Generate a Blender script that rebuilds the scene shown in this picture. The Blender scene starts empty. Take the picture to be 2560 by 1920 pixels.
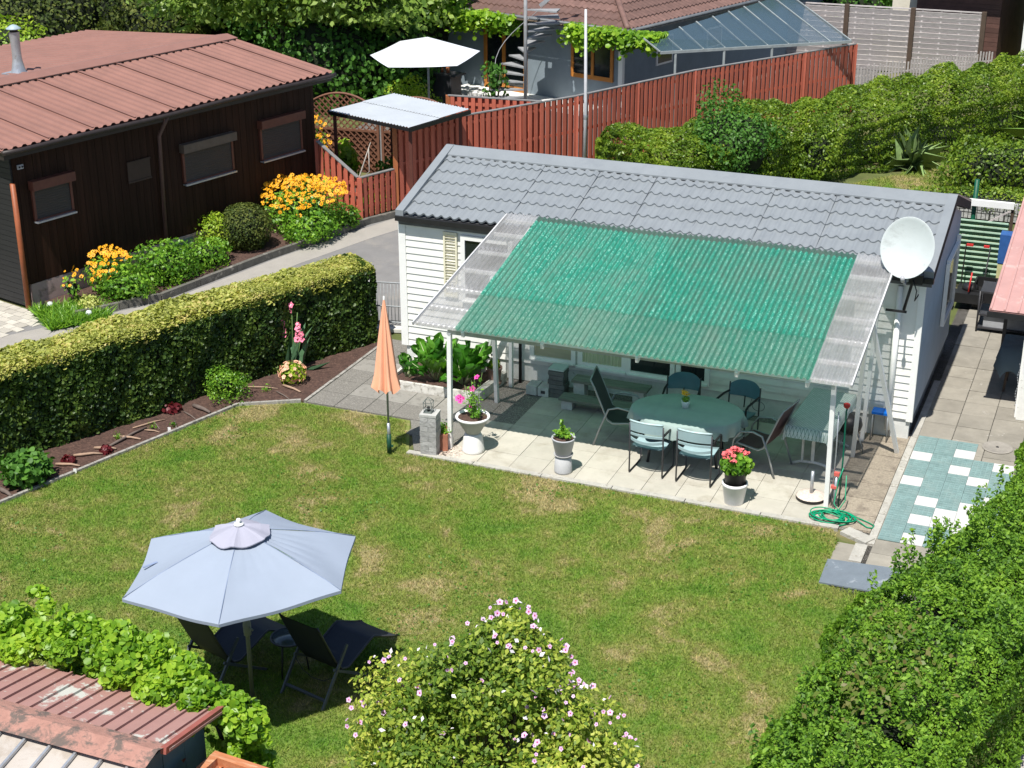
import bpy, math, random
import numpy as np
from mathutils import Vector, Matrix
S = bpy.context.scene
COL = S.collection
# ------------------------------------------------------------- camera, sky, sun, exposure
yaw, pit, rol = math.radians(22.389), math.radians(22.687), math.radians(-0.191)
fw = Vector((-math.sin(yaw)*math.cos(pit), math.cos(yaw)*math.cos(pit), -math.sin(pit)))
rt = Vector((math.cos(yaw), math.sin(yaw), 0)); up = rt.cross(fw)
rt2 = rt*math.cos(rol)+up*math.sin(rol); up2 = up*math.cos(rol)-rt*math.sin(rol)
cd = bpy.data.cameras.new('camera'); co = bpy.data.objects.new('camera', cd); COL.objects.link(co)
M = Matrix((rt2, up2, -fw)).transposed().to_4x4(); M.translation = Vector((10.9954, -21.9286, 9.8186))
co.matrix_world = M
cd.sensor_width = 36; cd.lens = 3900.1/2560*36; cd.clip_end = 600; cd.clip_start = .5
S.camera = co
W = bpy.data.worlds.new('World'); S.world = W; W.use_nodes = True
nt = W.node_tree; bg = nt.nodes['Background']
sky = nt.nodes.new('ShaderNodeTexSky'); sky.sky_type = 'NISHITA'; sky.sun_disc = False
SUN = Vector((-0.02, -0.50, 1.0)).normalized()       # towards the sun
sky.sun_elevation = math.asin(SUN.z); sky.sun_rotation = math.atan2(SUN.x, SUN.y)
sky.air_density = 1.0; sky.dust_density = .6
nt.links.new(sky.outputs[0], bg.inputs[0]); bg.inputs[1].default_value = 0.092
sl = bpy.data.lights.new('sun', 'SUN'); sl.energy = 5.0; sl.angle = math.radians(.53); sl.color = (1, .96, .89)
so = bpy.data.objects.new('sun', sl); COL.objects.link(so)
so.rotation_euler = SUN.to_track_quat('Z', 'Y').to_euler()
so.location = (0, -10, 30)
S.view_settings.view_transform = 'Standard'; S.view_settings.look = 'None'
S.view_settings.exposure = 0.45; S.view_settings.gamma = 1
S.render.engine = 'CYCLES'
S.cycles.max_bounces = 8; S.cycles.transparent_max_bounces = 12
rng = np.random.default_rng(7); random.seed(5)
R = math.radians

# ------------------------------------------------------------- materials
MATS = {}
def _new(name):
    m = bpy.data.materials.new(name); m.use_nodes = True; n = m.node_tree.nodes; n.clear()
    o = n.new('ShaderNodeOutputMaterial'); return m, m.node_tree, n, m.node_tree.links, o
def rgba(c): return (c[0], c[1], c[2], 1)
def ramp(n, stops, interp='LINEAR'):
    r = n.new('ShaderNodeValToRGB'); cr = r.color_ramp; cr.interpolation = interp
    while len(cr.elements) < len(stops): cr.elements.new(.5)
    for e, (p, c) in zip(cr.elements, stops): e.position = p; e.color = rgba(c)
    return r
def noise(n, l, vec, scale, detail=4, rough=.6, dist=0):
    t = n.new('ShaderNodeTexNoise'); t.inputs['Scale'].default_value = scale; t.inputs['Detail'].default_value = detail
    t.inputs['Roughness'].default_value = rough; t.inputs['Distortion'].default_value = dist
    l.new(vec, t.inputs['Vector']); return t
def mixc(n, l, fac, a, b, mode='MIX'):
    m = n.new('ShaderNodeMix'); m.data_type = 'RGBA'; m.blend_type = mode
    for i, s in ((0, fac), (6, a), (7, b)):
        if hasattr(s, 'links'): l.new(s, m.inputs[i])
        else: m.inputs[i].default_value = s if i == 0 else rgba(s)
    return m.outputs[2]
def coords(n, stretch=(1, 1, 1), l=None):
    g = n.new('ShaderNodeTexCoord'); mp = n.new('ShaderNodeMapping'); mp.inputs['Scale'].default_value = stretch
    l.new(g.outputs['Object'], mp.inputs[0]); return mp.outputs[0]
def P(name, c, rough=.65, var=.18, scale=6, metal=0, bump=.15, spots=None, stretch=(1, 1, 1), bscale=60, spec=.4, rnd=0, dirt=None):
    """painted / mineral / wood surface: base colour with uneven wear, optional dirt patches, per-face variation"""
    if name in MATS: return MATS[name]
    m, t, n, l, o = _new(name)
    b = n.new('ShaderNodeBsdfPrincipled'); l.new(b.outputs[0], o.inputs[0])
    v = coords(n, stretch, l)
    t1 = noise(n, l, v, scale, 5, .65)
    lo = [x*(1-var) for x in c]; hi = [min(1, x*(1+var)) for x in c]
    rp = ramp(n, [(.3, lo), (.7, hi)]); l.new(t1.outputs[0], rp.inputs[0]); col = rp.outputs[0]
    if rnd:
        a = n.new('ShaderNodeAttribute'); a.attribute_name = 'rnd'
        r2 = ramp(n, [(0, (1-rnd,)*3), (1, (1+rnd*.6,)*3)]); l.new(a.outputs['Fac'], r2.inputs[0])
        col = mixc(n, l, 1.0, col, r2.outputs[0], 'MULTIPLY')
    if dirt:
        dc, ds, lo_, hi_ = dirt
        t2 = noise(n, l, v, ds, 6, .7, .4)
        r3 = ramp(n, [(lo_, (0, 0, 0)), (hi_, (1, 1, 1))]); l.new(t2.outputs[0], r3.inputs[0])
        col = mixc(n, l, r3.outputs[0], col, dc)
    l.new(col, b.inputs['Base Color'])
    b.inputs['Roughness'].default_value = rough; b.inputs['Metallic'].default_value = metal
    b.inputs['Specular IOR Level'].default_value = spec
    if bump:
        t3 = noise(n, l, v, bscale, 3, .7); bp = n.new('ShaderNodeBump'); bp.inputs['Strength'].default_value = bump
        bp.inputs['Distance'].default_value = .01; l.new(t3.outputs[0], bp.inputs['Height']); l.new(bp.outputs[0], b.inputs['Normal'])
    MATS[name] = m; return m
def LEAF(name, stops, trans=.35, rough=.5, spec=.35):
    """leaf shader: colour by the per-leaf 'rnd' attribute, light passing through the blade"""
    if name in MATS: return MATS[name]
    m, t, n, l, o = _new(name)
    a = n.new('ShaderNodeAttribute'); a.attribute_name = 'rnd'
    k = len(stops); rp = ramp(n, [(i/(k-1), c) for i, c in enumerate(stops)]); l.new(a.outputs['Fac'], rp.inputs[0])
    b = n.new('ShaderNodeBsdfPrincipled'); l.new(rp.outputs[0], b.inputs['Base Color'])
    b.inputs['Roughness'].default_value = rough; b.inputs['Specular IOR Level'].default_value = spec
    tr = n.new('ShaderNodeBsdfTranslucent')
    c2 = mixc(n, l, 1.0, rp.outputs[0], (1.25, 1.35, .6), 'MULTIPLY'); l.new(c2, tr.inputs[0])
    mx = n.new('ShaderNodeMixShader'); mx.inputs[0].default_value = trans
    l.new(b.outputs[0], mx.inputs[1]); l.new(tr.outputs[0], mx.inputs[2]); l.new(mx.outputs[0], o.inputs[0])
    MATS[name] = m; return m
def glass(name, c, alpha, rough=.08):
    m, t, n, l, o = _new(name)
    b = n.new('ShaderNodeBsdfPrincipled'); b.inputs['Base Color'].default_value = rgba(c); b.inputs['Roughness'].default_value = rough
    tr = n.new('ShaderNodeBsdfTransparent'); mx = n.new('ShaderNodeMixShader'); mx.inputs[0].default_value = alpha
    l.new(tr.outputs[0], mx.inputs[1]); l.new(b.outputs[0], mx.inputs[2]); l.new(mx.outputs[0], o.inputs[0]); return m
def fibreglass(name, c, c2, trl, trp, trcol, dirtc, tex=55):
    """corrugated GRP sheet: mottled, dirty, partly translucent and partly clear"""
    m, t, n, l, o = _new(name)
    v = coords(n, (1, 1, 1), l)
    vo = n.new('ShaderNodeTexVoronoi'); vo.inputs['Scale'].default_value = tex; l.new(v, vo.inputs['Vector'])
    r1 = ramp(n, [(.12, c2), (.4, c), (.75, [x*.75 for x in c])]); l.new(vo.outputs['Distance'], r1.inputs[0])
    v2 = coords(n, (1, .35, 1), l); t2 = noise(n, l, v2, 2.0, 7, .75, .3)
    r2 = ramp(n, [(.42, (0, 0, 0)), (.64, (.75, .75, .75))]); l.new(t2.outputs[0], r2.inputs[0])
    col = mixc(n, l, r2.outputs[0], r1.outputs[0], dirtc)
    b = n.new('ShaderNodeBsdfPrincipled'); l.new(col, b.inputs['Base Color']); b.inputs['Roughness'].default_value = .33
    bp = n.new('ShaderNodeBump'); bp.inputs['Strength'].default_value = .5; bp.inputs['Distance'].default_value = .006
    l.new(vo.outputs['Distance'], bp.inputs['Height']); l.new(bp.outputs[0], b.inputs['Normal'])
    tl = n.new('ShaderNodeBsdfTranslucent'); tl.inputs[0].default_value = rgba(trcol)
    tp = n.new('ShaderNodeBsdfTransparent'); tp.inputs[0].default_value = rgba(trcol)
    m1 = n.new('ShaderNodeMixShader'); m1.inputs[0].default_value = trl; l.new(b.outputs[0], m1.inputs[1]); l.new(tl.outputs[0], m1.inputs[2])
    m2 = n.new('ShaderNodeMixShader'); m2.inputs[0].default_value = trp; l.new(m1.outputs[0], m2.inputs[1]); l.new(tp.outputs[0], m2.inputs[2])
    l.new(m2.outputs[0], o.inputs[0]); return m

# ------------------------------------------------------------- mesh helpers
def noise3(Pn, s, seed=0):
    r = np.random.default_rng(seed); out = np.zeros(len(Pn))
    for k in range(5):
        d = r.normal(size=3); d /= np.linalg.norm(d); out += np.sin(Pn@d*s*(1+.6*k)+r.uniform(0, 6.28))/(1+.4*k)
    return out/2.2
def rawmesh(name, V, lv, ls, mi=None, rnd=None, smooth=False):
    me = bpy.data.meshes.new(name)
    me.vertices.add(len(V)); me.vertices.foreach_set('co', np.asarray(V, 'f').ravel())
    me.loops.add(len(lv)); me.loops.foreach_set('vertex_index', np.asarray(lv, 'i'))
    me.polygons.add(len(ls)); me.polygons.foreach_set('loop_start', np.asarray(ls, 'i'))
    if mi is not None: me.polygons.foreach_set('material_index', np.asarray(mi, 'i'))
    me.update(calc_edges=True)
    if rnd is not None:
        a = me.attributes.new('rnd', 'FLOAT', 'FACE'); a.data.foreach_set('value', np.asarray(rnd, 'f'))
    if smooth: me.polygons.foreach_set('use_smooth', np.ones(len(ls), bool))
    return me
def link(name, me, mats, parent=None):
    o = bpy.data.objects.new(name, me); COL.objects.link(o)
    for m in (mats if isinstance(mats, (list, tuple)) else [mats]): me.materials.append(m)
    if parent is not None: o.parent = parent
    return o
def tag(o, label=None, cat=None, group=None, kind=None):
    if label: o['label'] = label
    if cat: o['category'] = cat
    if group: o['group'] = group
    if kind: o['kind'] = kind
    return o
def thing(name, label, cat, loc=(0, 0, 0), rz=0, group=None):
    o = bpy.data.objects.new(name, None); COL.objects.link(o); o.location = loc; o.rotation_euler = (0, 0, rz)
    o.empty_display_size = .2
    return tag(o, label, cat, group)
def dup(root, loc, rz=None, label=None):
    r = root.copy(); COL.objects.link(r); r.location = loc
    if rz is not None: r.rotation_euler = (0, 0, rz)
    if label: r['label'] = label
    for ch in list(root.children):
        c = ch.copy(); COL.objects.link(c); c.parent = r
        for g in list(ch.children):
            d = g.copy(); COL.objects.link(d); d.parent = c
    return r
class MB:
    def __init__(s, org=(0, 0, 0)): s.v = []; s.f = []; s.m = []; s.s = []; s.r = []; s.o = np.array(org, float)
    def add(s, V, F, mi=0, sm=False, r=None):
        k = len(s.v); rr = random.random() if r is None else r
        for p in V: s.v.append((p[0]-s.o[0], p[1]-s.o[1], p[2]-s.o[2]))
        for f in F: s.f.append([k+i for i in f]); s.m.append(mi); s.s.append(sm); s.r.append(rr)
        return s
    def box(s, c, d, rz=0, mi=0, M=None, r=None):
        V = []
        for x, y, z in ((-1,-1,-1),(1,-1,-1),(1,1,-1),(-1,1,-1),(-1,-1,1),(1,-1,1),(1,1,1),(-1,1,1)):
            p = Vector((x*d[0]/2, y*d[1]/2, z*d[2]/2))
            if M is not None: p = M@p
            elif rz: p = Matrix.Rotation(rz, 3, 'Z')@p
            V.append((p.x+c[0], p.y+c[1], p.z+c[2]))
        return s.add(V, [(0,3,2,1),(4,5,6,7),(0,1,5,4),(1,2,6,5),(2,3,7,6),(3,0,4,7)], mi, False, r)
    def b2(s, a, b, mi=0, r=None):
        return s.box([(a[i]+b[i])/2 for i in range(3)], [abs(b[i]-a[i]) for i in range(3)], 0, mi, None, r)
    def beam(s, p, q, w, h, mi=0, upv=(0, 0, 1)):
        p = Vector(p); q = Vector(q); d = q-p; L = d.length; d.normalize(); u = Vector(upv)
        if abs(d.dot(u)) > .98: u = Vector((0, 1, 0))
        x = d.cross(u).normalized(); z = x.cross(d).normalized()
        return s.box((p+q)/2, (w, L, h), 0, mi, Matrix((x, d, z)).transposed())
    def tube(s, pts, r, n=8, mi=0, closed=False, cap=True):
        pts = [Vector(p) for p in pts]; k = len(pts); rs = r if isinstance(r, (list, tuple)) else [r]*k
        V = []; prev = None
        for i, p in enumerate(pts):
            a = pts[(i-1) % k] if (closed or i > 0) else pts[0]; b = pts[(i+1) % k] if (closed or i < k-1) else pts[-1]
            d = (b-a).normalized()
            if prev is None:
                u = Vector((0, 0, 1)) if abs(d.z) < .95 else Vector((1, 0, 0)); x = d.cross(u).normalized()
            else: x = (prev-d*prev.dot(d)).normalized()
            prev = x; y = d.cross(x)
            for j in range(n):
                t = 2*math.pi*j/n; V.append(p+(x*math.cos(t)+y*math.sin(t))*rs[i])
        F = []
        for i in range(k if closed else k-1):
            for j in range(n):
                a = i*n+j; b = i*n+(j+1) % n; c = ((i+1) % k)*n+(j+1) % n; e = ((i+1) % k)*n+j; F.append((a, b, c, e))
        if cap and not closed: F += [tuple(range(n))[::-1], tuple((k-1)*n+j for j in range(n))]
        return s.add(V, F, mi, True)
    def lathe(s, prof, c=(0, 0, 0), n=24, mi=0, sx=1, sy=1, jag=None):
        V = []; F = []
        for i, (r, z) in enumerate(prof):
            for j in range(n):
                t = 2*math.pi*j/n; V.append((c[0]+r*math.cos(t)*sx, c[1]+r*math.sin(t)*sy, c[2]+z))
        for i in range(len(prof)-1):
            for j in range(n): F.append((i*n+j, i*n+(j+1) % n, (i+1)*n+(j+1) % n, (i+1)*n+j))
        return s.add(V, F, mi, True)
    def prism(s, poly, z0, z1, mi=0, r=None):
        n = len(poly)
        V = [(x, y, z0) for x, y in poly]+[(x, y, z1) for x, y in poly]
        return s.add(V, [tuple(range(n))[::-1], tuple(range(n, 2*n))]+[(i, (i+1) % n, n+(i+1) % n, n+i) for i in range(n)], mi, False, r)
    def grid(s, rows, mi=0, sm=True, r=None):
        n = len(rows[0]); V = [p for q in rows for p in q]; F = []
        for i in range(len(rows)-1):
            for j in range(n-1): F.append((i*n+j, i*n+j+1, (i+1)*n+j+1, (i+1)*n+j))
        return s.add(V, F, mi, sm, r)
    def build(s, name, mats, parent=None):
        me = bpy.data.meshes.new(name); me.from_pydata([tuple(p) for p in s.v], [], s.f)
        me.polygons.foreach_set('material_index', s.m); me.polygons.foreach_set('use_smooth', s.s)
        a = me.attributes.new('rnd', 'FLOAT', 'FACE'); a.data.foreach_set('value', s.r)
        me.update(); return link(name, me, mats, parent)
# templates for stamped foliage: verts, faces, material index per face
T_LEAF = (np.array([(0,-.5,0),(.28,-.08,.07),(0,.5,-.03),(-.28,-.08,.07)]), [(0,1,2,3)], [0])
T_ROUND = (np.array([(0,-.5,0),(.36,-.36,.03),(.46,.08,.05),(.24,.3,.0),(0,.5,-.06),(-.24,.3,.0),(-.46,.08,.05),(-.36,-.36,.03)]), [(0,1,2,3,4),(0,4,5,6,7)], [0, 0])
T_THIN = (np.array([(-.018,0,0),(.018,0,0),(.028,.5,.18),(0,1,-.12),(-.028,.5,.18)]), [(0,1,2,3,4)], [0])
T_LONG = (np.array([(-.05,0,0),(.05,0,0),(.07,.5,.12),(0,1,-.05),(-.07,.5,.12)]), [(0,1,2,3,4)], [0])
def flower_t(k=6, w=.2, lift=.1):
    V = []; F = []; m = []
    for i in range(k):
        a = 2*math.pi*i/k; c, s_ = math.cos(a), math.sin(a)
        b = len(V); V += [(0,0,0),(.3*c-w*s_,.3*s_+w*c,lift),(.5*c,.5*s_,lift*.7),(.3*c+w*s_,.3*s_-w*c,lift)]; F.append((b,b+3,b+2,b+1)); m.append(0)
    b = len(V)
    for i in range(6): V.append((.13*math.cos(i*1.047), .13*math.sin(i*1.047), .12))
    F.append(tuple(range(b, b+6))); m.append(1)
    return (np.array(V), F, m)
T_DAISY = flower_t(8, .1, .02); T_FIVE = flower_t(5, .22, .14)
def stamp(name, Pt, Nm, size, mats, parent=None, tmpl=T_LEAF, jit=.9, seed=1, org=(0, 0, 0), svar=.35, rnd=None, updir=None):
    r = np.random.default_rng(seed); Pt = np.asarray(Pt, float)-np.array(org); k = len(Pt)
    N = np.tile(np.array(Nm, float), (k, 1)) if np.ndim(Nm) == 1 else np.asarray(Nm, float)
    N = N+r.normal(size=(k, 3))*jit*.6; N /= np.linalg.norm(N, axis=1)[:, None]+1e-9
    T = r.normal(size=(k, 3)) if updir is None else np.asarray(updir)+r.normal(size=(k, 3))*.25
    T -= N*(T*N).sum(1)[:, None]; T /= np.linalg.norm(T, axis=1)[:, None]+1e-9
    X = np.cross(T, N); V0, F0, m0 = tmpl; sc = size*(1+r.uniform(-svar, svar, k))
    V = Pt[:, None, :]+sc[:, None, None]*(V0[None, :, 0:1]*X[:, None]+V0[None, :, 1:2]*T[:, None]+V0[None, :, 2:3]*N[:, None])
    nv = len(V0); fl = np.concatenate([np.array(f) for f in F0]); ln = np.array([len(f) for f in F0]); st = np.concatenate([[0], np.cumsum(ln)[:-1]])
    lv = (fl[None]+nv*np.arange(k)[:, None]).ravel(); ls = (st[None]+len(fl)*np.arange(k)[:, None]).ravel()
    rn = np.clip(r.uniform(0, 1, k)*.75+.13+.3*noise3(Pt, 2.2/max(size*6, .25), seed+50), 0, 1) if rnd is None else rnd
    me = rawmesh(name, V.reshape(-1, 3), lv, ls, np.tile(m0, k), np.repeat(rn, len(F0)))
    return link(name, me, mats, parent)
def blob(c, rad, n, seed, shell=.25, zmin=None, namp=.18, nscale=2.5, gap=-9):
    """points and outward normals scattered in the outer shell of a lumpy ellipsoid"""
    r = np.random.default_rng(seed); d = r.normal(size=(n, 3)); d /= np.linalg.norm(d, axis=1)[:, None]
    rr = 1-np.abs(r.normal(size=n))*shell; rr = np.clip(rr, .15, 1)
    Q = d*np.array(rad); lump = 1+namp*noise3(Q, nscale, seed)
    Pp = np.array(c)+Q*(rr*lump)[:, None]
    keep = noise3(Pp, nscale*2.2, seed+3) > gap
    if zmin is not None: keep &= Pp[:, 2] > zmin
    return Pp[keep], (d/np.array(rad)*min(rad))[keep]
def hedge_pts(path, hw, h, n, seed, amp=.1, amp2=.04, taper=0, top_frac=None, endcap=True, crown=.1):
    """points on the top and flanks of a hedge following a path of (x, y)"""
    r = np.random.default_rng(seed); path = np.array(path, float); seg = np.diff(path, axis=0); L = np.linalg.norm(seg, axis=1); tot = L.sum()
    per = 2*h+2*hw; s = r.uniform(-.02 if endcap else 0, 1.02 if endcap else 1, n)*tot; u = r.uniform(0, per, n)
    cl = np.clip(s, 0, tot); idx = np.searchsorted(np.cumsum(L), cl, side='left').clip(0, len(L)-1)
    off = cl-np.concatenate([[0], np.cumsum(L)[:-1]])[idx]
    t = seg[idx]/L[idx][:, None]; nrm = np.stack([t[:, 1], -t[:, 0]], 1); base = path[idx]+t*off[:, None]
    side = np.where(u < h, 1, np.where(u > h+2*hw, -1, 0))
    z = np.where(side == 1, u, np.where(side == -1, u-h-2*hw, h)); lat = np.where(side == 0, u-h-hw, side*hw)
    # rounded shoulder and end
    N = np.zeros((n, 3)); N[:, :2] = nrm*side[:, None]; N[:, 2] = (side == 0)*1.0
    kk = r.uniform(size=n) < (.12 if endcap else 0)
    endk = np.where(r.uniform(size=n) < .5, 0, tot)
    if endcap:
        e = kk; ii = np.where(endk > 0, len(L)-1, 0)
        te = seg[ii]/L[ii][:, None]; ne = np.stack([te[:, 1], -te[:, 0]], 1); sg = np.where(endk > 0, 1, -1)
        lat2 = r.uniform(-hw, hw, n); z2 = r.uniform(0, h, n)
        bpos = np.where((endk > 0)[:, None], path[-1], path[0])
        base = np.where(e[:, None], bpos, base); nrm = np.where(e[:, None], ne, nrm); lat = np.where(e, lat2, lat); z = np.where(e, z2, z)
        N2 = np.zeros((n, 3)); N2[:, :2] = te*sg[:, None]; N = np.where(e[:, None], N2, N)
        # round the ends a little
        pull = (np.abs(lat)/hw)**3*.25*e; base = base-te*(sg*pull)[:, None]
    lat = lat*(1-taper*z/h); sh = np.clip((z/h-.8)/.2, 0, 1)*np.clip((np.abs(lat)/hw-.6)/.4, 0, 1)
    z = z-crown*sh*sh*1.2
    Q = np.concatenate([base+nrm*lat[:, None], z[:, None]], 1)
    dsp = amp*noise3(Q, 1.6, seed)+amp2*noise3(Q, 7, seed+1)-np.abs(r.normal(size=n))*.05
    Q = Q+N*dsp[:, None]; Q[:, 2] = np.maximum(Q[:, 2], .02)
    return Q, N
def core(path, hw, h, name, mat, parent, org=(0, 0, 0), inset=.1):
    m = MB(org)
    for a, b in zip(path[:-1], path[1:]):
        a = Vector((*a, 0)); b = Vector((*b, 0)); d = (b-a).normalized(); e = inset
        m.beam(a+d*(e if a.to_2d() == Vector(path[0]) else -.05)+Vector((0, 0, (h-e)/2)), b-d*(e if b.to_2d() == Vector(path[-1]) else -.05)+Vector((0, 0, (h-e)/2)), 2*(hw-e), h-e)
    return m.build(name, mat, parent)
# ------------------------------------------------------------- palette
white = P('white_paint', (.78, .78, .76), .45, .05, 3, bump=.05)
vinyl = P('vinyl_siding', (.74, .735, .70), .4, .04, 2, bump=.03, dirt=((.55, .53, .46), 2.5, .55, .8))
skirtm = P('white_skirting', (.62, .63, .61), .7, .12, 5, bump=.3, dirt=((.2, .2, .19), 9, .62, .72))
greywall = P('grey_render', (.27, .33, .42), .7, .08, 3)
tilem = P('grey_metal_tiles', (.215, .235, .25), .42, .06, 2, bump=.05, metal=.0, spec=.45, dirt=((.18, .198, .218), 3, .5, .8))
blackm = P('black_plastic', (.015, .015, .016), .45, .2)
dgrey = P('dark_grey_metal', (.05, .05, .055), .45, .15, metal=.2)
alum = P('aluminium_tube', (.30, .32, .33), .4, .1, metal=.4)
galv = P('galvanised_steel', (.45, .47, .5), .38, .15, 8, metal=.6, dirt=((.18, .14, .1), 5, .6, .8))
conc = P('old_concrete', (.33, .31, .28), .9, .2, 3, bump=.5, rnd=.18, dirt=((.17, .16, .14), 7, .5, .66))
slabm = P('pale_slabs', (.43, .405, .345), .85, .07, 4, bump=.3, rnd=.1, dirt=((.31, .28, .22), 2.2, .5, .75), bscale=120)
slabd = P('brown_slabs', (.31, .265, .205), .9, .28, 38, bump=1.0, bscale=55, rnd=.12, dirt=((.17, .14, .11), 5, .5, .68))
kerbm = P('kerb_concrete', (.31, .295, .265), .9, .2, 5, bump=.6, dirt=((.16, .15, .13), 14, .5, .62))
soil = P('soil', (.062, .034, .026), .95, .35, 9, bump=1.0, bscale=35, dirt=((.115, .065, .048), 26, .5, .62))
gravel = P('gravel', (.27, .25, .22), .9, .4, 40, bump=1.2, bscale=45, dirt=((.1, .09, .08), 60, .45, .55))
asphalt = P('asphalt', (.19, .185, .18), .92, .1, 2.5, bump=.5, bscale=150, dirt=((.27, .25, .22), 1.1, .5, .75))
cobble = P('pale_pavers', (.45, .42, .36), .9, .12, 4, bump=.5, rnd=.2)
redwood = P('red_stained_wood', (.48, .125, .078), .6, .15, 3, bump=.25, stretch=(4, 4, .6), rnd=.14, dirt=((.24, .12, .09), 4, .64, .75))
orangewood = P('orange_stained_wood', (.36, .12, .045), .55, .15, 4, stretch=(4, 4, .6))
brownwood = P('dark_brown_cladding', (.034, .016, .010), .65, .25, 3, bump=.25, stretch=(6, 6, .35), rnd=.25, spec=.12)
brownlam = P('brown_lattice_wood', (.17, .075, .045), .7, .2, 5)
redroof = P('red_brown_sheet', (.245, .125, .10), .6, .06, 1.2, bump=.05, spec=.25, dirt=((.20, .105, .085), 1.6, .45, .75))
redroof2 = P('faded_red_sheet', (.36, .2, .175), .6, .08, 3, bump=.1, dirt=((.5, .5, .45), 3.2, .56, .62))
mossroof = P('mossy_ridge_sheet', (.36, .19, .15), .9, .2, 6, bump=.6, dirt=((.13, .1, .085), 6, .48, .6))
pinkroof = P('pink_sheet_roof', (.47, .27, .245), .42, .08, 2, bump=.05, dirt=((.6, .42, .38), 2.5, .55, .7))
rooftile = P('brown_roof_tiles', (.15, .085, .07), .65, .2, 5, rnd=.25)
greyboard = P('weathered_grey_boards', (.46, .42, .41), .85, .2, 7, bump=.4, stretch=(.8, .8, 5), rnd=.14, dirt=((.19, .15, .13), 12, .6, .68))
dpost = P('dark_brown_post', (.075, .05, .035), .7, .2)
stonem = P('split_stone', (.36, .355, .345), .9, .2, 9, bump=1.4, bscale=22, rnd=.16)
dstone = P('dark_split_stone', (.13, .13, .13), .9, .2, 9, bump=1.2, bscale=22, rnd=.2)
terra = P('terracotta', (.32, .13, .08), .8, .15, 5)
tealp = P('teal_plastic', (.33, .46, .49), .3, .08, 5, bump=.05)
tealp2 = P('shaded_teal_plastic', (.07, .16, .20), .35, .1, 5, bump=.05)  # darker copy of the teal plastic, canopy shade put into the colour
slingd = P('charcoal_sling', (.045, .048, .048), .7, .1, 40)
slingb = P('brown_sling', (.085, .045, .048), .7, .1, 40)
slingn = P('navy_sling', (.02, .024, .035), .7, .1, 40)
clothg = P('grey_green_cloth', (.30, .38, .36), .8, .06, 4, bump=.3, bscale=120)
umbblue = P('pale_blue_canvas', (.27, .315, .39), .8, .03, 2, bump=.25, bscale=150)
umbcap = P('lilac_vent_canvas', (.33, .33, .4), .8, .03, 2, bump=.25)
umbor = P('salmon_canvas', (.82, .40, .25), .75, .05, 3, bump=.2)
offw = P('offwhite_canvas', (.60, .63, .67), .7, .03, 2)
hosem = P('green_hose', (.0, .27, .13), .35, .1)
barkm = P('bark', (.10, .075, .05), .9, .25, 8, bump=.6)
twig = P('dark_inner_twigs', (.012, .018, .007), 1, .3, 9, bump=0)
paneM = P('dark_glass', (.012, .016, .018), .08, .3, 2, bump=0, spec=.8)
brownpane = P('brown_shutter_slats', (.05, .042, .038), .5, .2, 3, stretch=(1, 1, 30), bump=.6, bscale=9)
# foliage
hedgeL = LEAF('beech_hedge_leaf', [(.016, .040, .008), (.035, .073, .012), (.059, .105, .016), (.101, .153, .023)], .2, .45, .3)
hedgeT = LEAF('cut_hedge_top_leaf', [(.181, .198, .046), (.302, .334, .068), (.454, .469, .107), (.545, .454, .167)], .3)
privet = LEAF('privet_leaf', [(.046, .114, .015), (.091, .199, .017), (.153, .290, .027), (.228, .380, .037)], .3, .5, .25)
hazel = LEAF('bronzed_leaf', [(.08, .14, .02), (.13, .18, .03), (.17, .14, .045), (.12, .21, .03)], .3)
backh = LEAF('loose_hedge_leaf', [(.055, .103, .014), (.117, .207, .019), (.193, .289, .028), (.289, .372, .041)], .35, .4)
laurel = LEAF('dark_shrub_leaf', [(.041, .115, .019), (.068, .176, .027), (.121, .270, .038)], .3, .5, .25)
lime = LEAF('lime_leaf', [(.138, .241, .017), (.230, .380, .023), (.345, .483, .040), (.437, .540, .057)], .4, .45)
vineL = LEAF('climber_leaf', [(.078, .191, .016), (.168, .325, .022), (.259, .427, .031), (.371, .516, .045)], .4, .4)
hibL = LEAF('hibiscus_leaf', [(.088, .163, .019), (.237, .325, .037), (.450, .500, .081), (.650, .613, .150)], .35, .5, .25)
treeL = LEAF('walnut_leaf', [(.064, .128, .019), (.128, .217, .032), (.217, .319, .058), (.306, .395, .102)], .35, .4)
conif = LEAF('conifer_spray', [(.036, .066, .012), (.072, .102, .016), (.132, .150, .024)], .2, .7)
midg = LEAF('border_leaf', [(.061, .162, .016), (.108, .257, .024), (.189, .365, .034), (.270, .459, .041)], .35, .4)
chard = LEAF('chard_leaf', [(.036, .156, .014), (.072, .240, .022), (.132, .336, .030)], .35, .3, .6)
yel = P('yellow_petals', (.9, .40, .008), .6, .15, 20, bump=0); yelc = P('flower_centre', (.16, .07, .02), .8)
pinkf = P('coral_petals', (.85, .16, .17), .6, .2, 30, bump=0, rnd=.25)
magf = P('magenta_petals', (.6, .06, .3), .6, .2, 30, bump=0); magc = P('magenta_eye', (.35, .01, .12), .7)
lilf = P('lilac_petals', (.60, .38, .58), .6, .15, 30, bump=0, rnd=.15); palef = P('pale_furled_petals', (.75, .7, .75), .6, .08, bump=0)
peach = P('peach_petals', (.75, .42, .27), .6, .15, 30, bump=0, rnd=.2)
redl = LEAF('wine_leaf', [(.09, .01, .015), (.16, .02, .025)], .25)

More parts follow.
